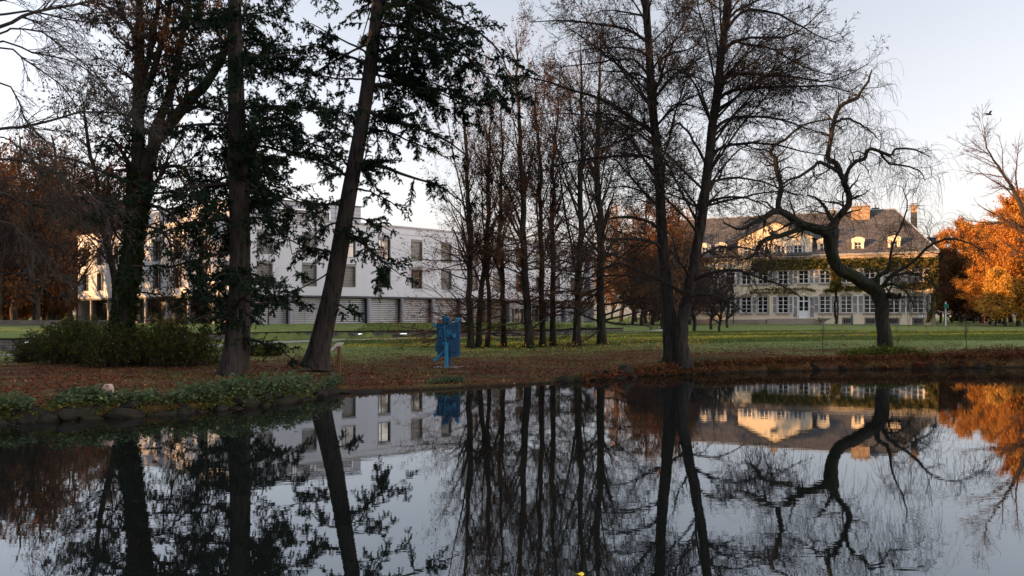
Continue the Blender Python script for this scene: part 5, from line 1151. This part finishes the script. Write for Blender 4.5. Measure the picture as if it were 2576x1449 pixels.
bush(662, 40.5, 90, 30, 114, 'low round shrub on the lawn between the two cedars', 4500, name='shrub', ls=.09, ns=60, dep=.9)

# --- rocks along the shore
rk = np.array(SHORE + [(26,35.2),(30,36)]); seg = np.r_[0, np.cumsum(np.hypot(*np.diff(rk, axis=0).T))]
r = np.random.default_rng(120); s_ = 0; protos = []
import bmesh
def rock_mesh(seed):
    rr = np.random.default_rng(seed); bm = bmesh.new(); bmesh.ops.create_icosphere(bm, subdivisions=3, radius=1); V = np.array([v.co for v in bm.verts]); fs = np.array([[v.index for v in f.verts] for f in bm.faces]); bm.free()
    for _ in range(9):
        n = unit(rr.normal(size=3)); d = V@n; lim = rr.uniform(.55,.85); V = V-np.maximum(d-lim,0)[:,None]*n
    V = V*(1+.03*np.sin(V[:,:1]*9+V[:,1:2]*7))+rr.normal(size=V.shape)*.008
    me = bpy.data.meshes.new('bank_stone'); me.from_pydata([tuple(v) for v in V], [], fs.tolist()); me.polygons.foreach_set('use_smooth', np.ones(len(fs), bool)); me.materials.append(M_stone); me.update(); return me
RM = [rock_mesh(200+i) for i in range(9)]
def put_rock(x, y, z, sx, sy, sz, rot, label='dark mossy stone edging the pond bank', group='stones edging the pond'):
    o = bpy.data.objects.new('bank_stone', RM[int(r.integers(0,9))]); COL.objects.link(o); o.location = (x,y,z); o.scale = (sx,sy,sz); o.rotation_euler = (r.uniform(-.15,.15), r.uniform(-.15,.15), rot); setp(o, label, 'stone', group); return o
while s_ < seg[-1]:
    x = np.interp(s_, seg, rk[:,0]); y = np.interp(s_, seg, rk[:,1]); x2 = np.interp(s_+.3, seg, rk[:,0]); y2 = np.interp(s_+.3, seg, rk[:,1]); rot = math.atan2(y2-y, x2-x)
    big = float(np.clip(.20*math.exp(r.normal()*.42), .08, .42))*(1.15 if x < -6 else 1.0); low_ = -5.4 < x < 1.5
    if low_: big *= .5
    if low_ and r.random() < .35: s_ += .5; continue
    put_rock(x, y+(.06 if x < -5 else .24)+r.uniform(-.08,.12), r.uniform(-.04,.08) if not low_ else -.03, big*r.uniform(.9,1.4), big*.8, big*r.uniform(.5,.9), rot+r.uniform(-.5,.5))
    if x > 2.5:
        if r.random() < .8: b2_ = big*r.uniform(.5,1.0); put_rock(x+r.uniform(-.1,.3), y+.44+r.uniform(-.06,.10), .26+r.uniform(-.10,.08), b2_*1.2, b2_*.8, b2_*.6, rot+r.uniform(-.6,.6))
    elif x < -6 and r.random() < .5: put_rock(x, y+.3, .22, big*.8, big*.6, big*.45, rot)
    s_ += big*1.5
for (px, Y, sx) in ((60,17.2,.85),(190,17.5,.55)): x = px_at(px, Y); put_rock(x, Y, .10, sx, .4, .26, .12, 'large flat mossy slab at the left end of the bank' if px == 60 else 'second large flat slab on the left bank', None)
x = px_at(190, 18.3); put_rock(x, 18.3, .42, .3, .25, .22, .3, 'mossy stump shaped stone among the left bank plants', None)
x = px_at(272, 18.2); o = rockmesh('field_stone', (x, 18.2, .5), (.16,.13,.24), mat_noise('pink_stone', (.20,.13,.11), (.34,.24,.20), 5, .9, .4), 9); setp(o, 'pale pinkish upright stone among the left bank plants', 'stone')
for k, px in enumerate((870,920)): Y = 23.5; x = px_at(px, Y); put_rock(x, Y-.05, .02, .5, .3, .07, 0, 'flat wet stone in the water below the information board', 'flat stones below the information board')

# --- green plants on the bank (nettles), as clumps
def plants(name, regs, n, hmax, seed, label, mat=M_nettle, ls=.085, kind=None, cat='plants', lps=9):
    rr = np.random.default_rng(seed); S_, L_ = [], []
    pts = []
    for (x0, x1, d0, d1, w) in regs:
        m = int(n*w); sx_ = rr.uniform(x0, x1, m); yb = np.interp(sx_, rk[:,0], rk[:,1]); dd = rr.uniform(d0, d1, m); edge = np.sqrt(np.clip(np.minimum(sx_-x0, x1-sx_)/((x1-x0)*.25),0,1)); pts.append(np.c_[sx_, yb+dd*(.5+.5*edge), edge])
    p = np.vstack(pts); m = len(p); h = hmax*rr.uniform(.45,1,m)*(.35+.65*p[:,2]); z = ground_z(p[:,0], p[:,1]); t = np.linspace(0,1,4)
    P = np.stack([p[:,0][:,None]+rr.normal(size=(m,1))*.12*t, p[:,1][:,None]+rr.normal(size=(m,1))*.12*t-.05*t, np.maximum(z,.05)[:,None]+h[:,None]*t], -1); R = np.tile((.006*(1-.6*t))[None], (m,1))
    C = pts_on(P, m*lps, .25, 1, rr, .05); nrm = unit(rr.normal(size=(len(C),3))*.45+np.array([0,-.25,1])); a = unit(np.cross(nrm, rr.normal(size=(len(C),3)))); b = np.cross(nrm, a); s = ls*rr.uniform(.5,1.3,(len(C),1))
    V = np.stack([C-a*s*.6, C+b*s*.38-a*s*.1, C+a*s*.6-np.array([0,0,.02]), C-b*s*.38-a*s*.1], 1).reshape(-1,3)
    root = tree_root(name, (p[:,0].mean(), p[:,1].mean(), .2), label, cat)
    part('stems', root, tubes(P, R, 3), M_shrub); part('foliage', root, (V, np.arange(len(C)*4).reshape(-1,4)), mat); return root
plants('nettle_clump', [(-7.9,-5.2,.1,1.9,1.0)], 620, .62, 130, 'large clump of green nettles in front of the double cedar')
plants('nettle_clump', [(-10.0,-8.9,.35,1.2,1.0)], 190, .45, 131, 'clump of nettles beside the pinkish stone on the left bank')
plants('nettle_clump', [(-12.5,-10.3,.2,1.0,1.0)], 130, .34, 132, 'low nettles at the far left end of the bank')
plants('dead_stems', [(2.5,24,.0,.55,1.0)], 2600, .22, 139, 'dry brown weeds and leaves hanging over the right bank stones', M_litter, .06)
plants('bank_weeds', [(1.5,24,.3,.9,1.0)], 700, .16, 141, 'low green weeds along the top of the right bank', M_shrub, .06)
plants('nettle_clump', [(-8.9,-8.1,.2,.9,1.0)], 70, .38, 133, 'small nettle patch left of the large clump')
plants('creeping_plants', [(-12,-5.4,-.05,.4,1.0)], 240, .16, 134, 'trailing leaves hanging over the stones of the left bank', M_shrub, .06)
plants('green_weeds', [(6.9,9.6,.3,1.2,1.0)], 380, .25, 135, 'bright green weeds right of the alder foot', M_nettle, .06)
plants('bank_weeds', [(14.0,18.2,.4,2.0,1.0)], 420, .5, 136, 'leafy weeds on the bank below the weeping tree', M_shrub, .11)
plants('bank_weeds', [(19.0,23.5,.3,1.5,1.0)], 260, .4, 137, 'brownish weeds on the right bank near the thin sapling', M_brown, .09)
plants('bank_weeds', [(-2.5,-1.5,.5,1.2,1.0)], 60, .22, 138, 'small green tuft in front of the blue sculpture', M_nettle, .08)
# --- fallen leaves and grass, uncountable
r = np.random.default_rng(140)
def scatter(n, x0, x1, y0, y1, keepf):
    x = r.uniform(x0, x1, n); y = y0+(y1-y0)*r.uniform(0,1,n)**1.3; x = x*(y/((y0+y1)/2))*1.0; k = (pond_sd(x, y) > .1) & keepf(x, y); x, y = x[k], y[k]; return x, y
x, y = scatter(125000, -22, 21, 15, 52, lambda x, y: (hash_noise(x, y, .9)+r.normal(size=len(x))*.5 > -.5) & (y < 48-.36*np.abs(x-5)+r.normal(size=len(x))*3.0))
C = np.c_[x, y, ground_z(x, y)+.012+r.uniform(0,.03,len(x))]; m = len(C); nrm = unit(r.normal(size=(m,3))*.45+np.array([0,0,1])); a = unit(np.cross(nrm, r.normal(size=(m,3)))); b = np.cross(nrm, a); s = r.uniform(.035,.085,(m,1))
V = np.stack([C-a*s*.6, C+b*s*.45, C+a*s*.6, C-b*s*.45], 1).reshape(-1,3); o = mesh_obj('fallen_leaves', V, [np.arange(m*4).reshape(-1,4)], M_litter, origin=(0,30,.2)); setp(o, 'brown fallen leaves covering the pond bank', 'leaves', kind='stuff')
x, y = scatter(450, -4, 12, 45, 52, lambda x, y: y > 0); C = np.c_[x, y, ground_z(x, y)+.05+r.uniform(0,.35,len(x))*(r.random(len(x)) < .5)]; V, Q = leafq(C, .10, r)
o = mesh_obj('yellow_leaves', V, [Q], M_yellow, origin=(0,48,.2)); setp(o, 'yellow leaves and seedlings under the slender grove', 'leaves', kind='stuff')
x, y = scatter(70000, -20, 22, 16, 62, lambda x, y: (hash_noise(x+5, y, .55)+hash_noise(x, y, 1.7)*.6+r.normal(size=len(x))*.35 > .45) | (y > 49-.36*np.abs(x-5)))
m = len(x); z = ground_z(x, y); h = r.uniform(.03,.10,m); w = .012; an = r.uniform(0,2*pi,m); dx = np.cos(an)*w; dy = np.sin(an)*w; lx = r.normal(size=m)*.03
V = np.stack([np.c_[x-dx,y-dy,z], np.c_[x+dx,y+dy,z], np.c_[x+lx,y+r.normal(size=m)*.03,z+h]], 1).reshape(-1,3)
M_grass = mat_leaf('grass_blades', [(0,(.06,.08,.024)),(.6,(.11,.145,.04)),(1,(.17,.20,.06))], .2, .8)
x2 = r.uniform(-12, 62, 90000); y2 = r.uniform(50, 72, 90000); z2 = ground_z(x2, y2); m2 = len(x2); h2 = r.uniform(.05,.12,m2); an = r.uniform(0,2*pi,m2); dx = np.cos(an)*.035; dy = np.sin(an)*.035
V2 = np.stack([np.c_[x2-dx,y2-dy,z2], np.c_[x2+dx,y2+dy,z2], np.c_[x2,y2,z2+h2]], 1).reshape(-1,3); V = np.vstack([V, V2]); m += m2
o = mesh_obj('grass', V, [np.arange(m*3).reshape(-1,3)], M_grass, origin=(0,35,.2)); setp(o, 'short grass growing through the fallen leaves and on the lawn', 'grass', kind='stuff')
# leaves floating by the shore, one yellow leaf near the camera
s = r.uniform(0, seg[-1], 420); x = np.interp(s, seg, rk[:,0]); y = np.interp(s, seg, rk[:,1])-.15-np.abs(r.normal(size=420))*.25; a = r.uniform(0,2*pi,420); q = r.uniform(.02,.05,420)
V = np.stack([np.c_[x+np.cos(a+k*pi/2)*q*(1 if k % 2 else .6), y+np.sin(a+k*pi/2)*q*(1 if k % 2 else .6), np.full(420,.006)] for k in range(4)], 1).reshape(-1,3)
o = mesh_obj('floating_leaves', V, [np.arange(420*4).reshape(-1,4)], M_litter, origin=(0,24,0)); setp(o, 'small fallen leaves floating on the water along the bank', 'leaves', kind='stuff')
p = PW(1458, 1446.5, 2.25*F/(1446.5-HY)); t = np.linspace(0,2*pi,9)[:-1]; m = MB(); m.prism([p+np.array([math.cos(a)*.032*(1+.3*math.cos(2*a)), math.sin(a)*.028, .008+.01*math.sin(a*2)]) for a in t], (0,0,.003)); o = m.build('floating_leaf', mat_plain('yellow_leaf', (.75,.52,.04), .5), origin=p); setp(o, 'single bright yellow leaf floating at the bottom edge', 'leaf')
# mole hills
r = np.random.default_rng(150)
M_soil = mat_noise('dark_soil', (.02,.014,.010), (.05,.035,.025), 8, .95, .5)
for k, (px, py) in enumerate([(2048,846),(2075,845),(2093,843),(2120,843),(2160,842),(2175,843),(2121,848),(2330,843),(2020,842)]):
    p = on_ground(px, py); m = MB(); m.lathe(p+[0,0,-.05], [(.32,0),(.26,.10),(.15,.17),(.04,.2)], 10); o = m.build('molehill', M_soil, smooth=True, origin=p); setp(o, 'small dark molehill on the lawn before the manor house', 'molehill', 'molehills on the lawn')
# bird
p = PW(2487, 288, 40); bd = empty('bird', p, 'small dark bird flying in the sky at the right', 'bird'); m = MB(); m.tube([p+[-.16,0,-.02], p+[-.08,0,0], p+[.04,0,.01], p+[.14,0,.0], p+[.19,0,-.01]], np.array([.008,.035,.05,.03,.005]), 8); m.build('body', M_dmetal, bd, True)
for sg_ in (-1, 1): m = MB(); m.prism([p+[-.03,sg_*.03,.02], p+[.07,sg_*.03,.02], p+[.06,sg_*.22,.14], p+[-.08,sg_*.36,.10], p+[-.07,sg_*.2,.1]], (0,0,.008)); m.build('wing', M_dmetal, bd)

# ------------------------------------------------------------------ look-alikes told apart by their order in the row
ORD = ['first','second','third','fourth','fifth','sixth','seventh','eighth','ninth','tenth','eleventh','twelfth','thirteenth','fourteenth','fifteenth','sixteenth','seventeenth','eighteenth','nineteenth','twentieth','twenty-first','twenty-second','twenty-third','twenty-fourth','twenty-fifth','twenty-sixth','twenty-seventh']
from collections import defaultdict
gd = defaultdict(list)
for o in COL.objects:
    if o.parent is None and 'label' in o and 'group' in o: gd[o['label']].append(o)
for lb, L_ in gd.items():
    if 1 < len(L_) <= 27:
        L_.sort(key=lambda o: o.location.x/max(o.location.y, 1))
        for i, o in enumerate(L_): o['label'] = lb+', '+ORD[i]+' from the left'
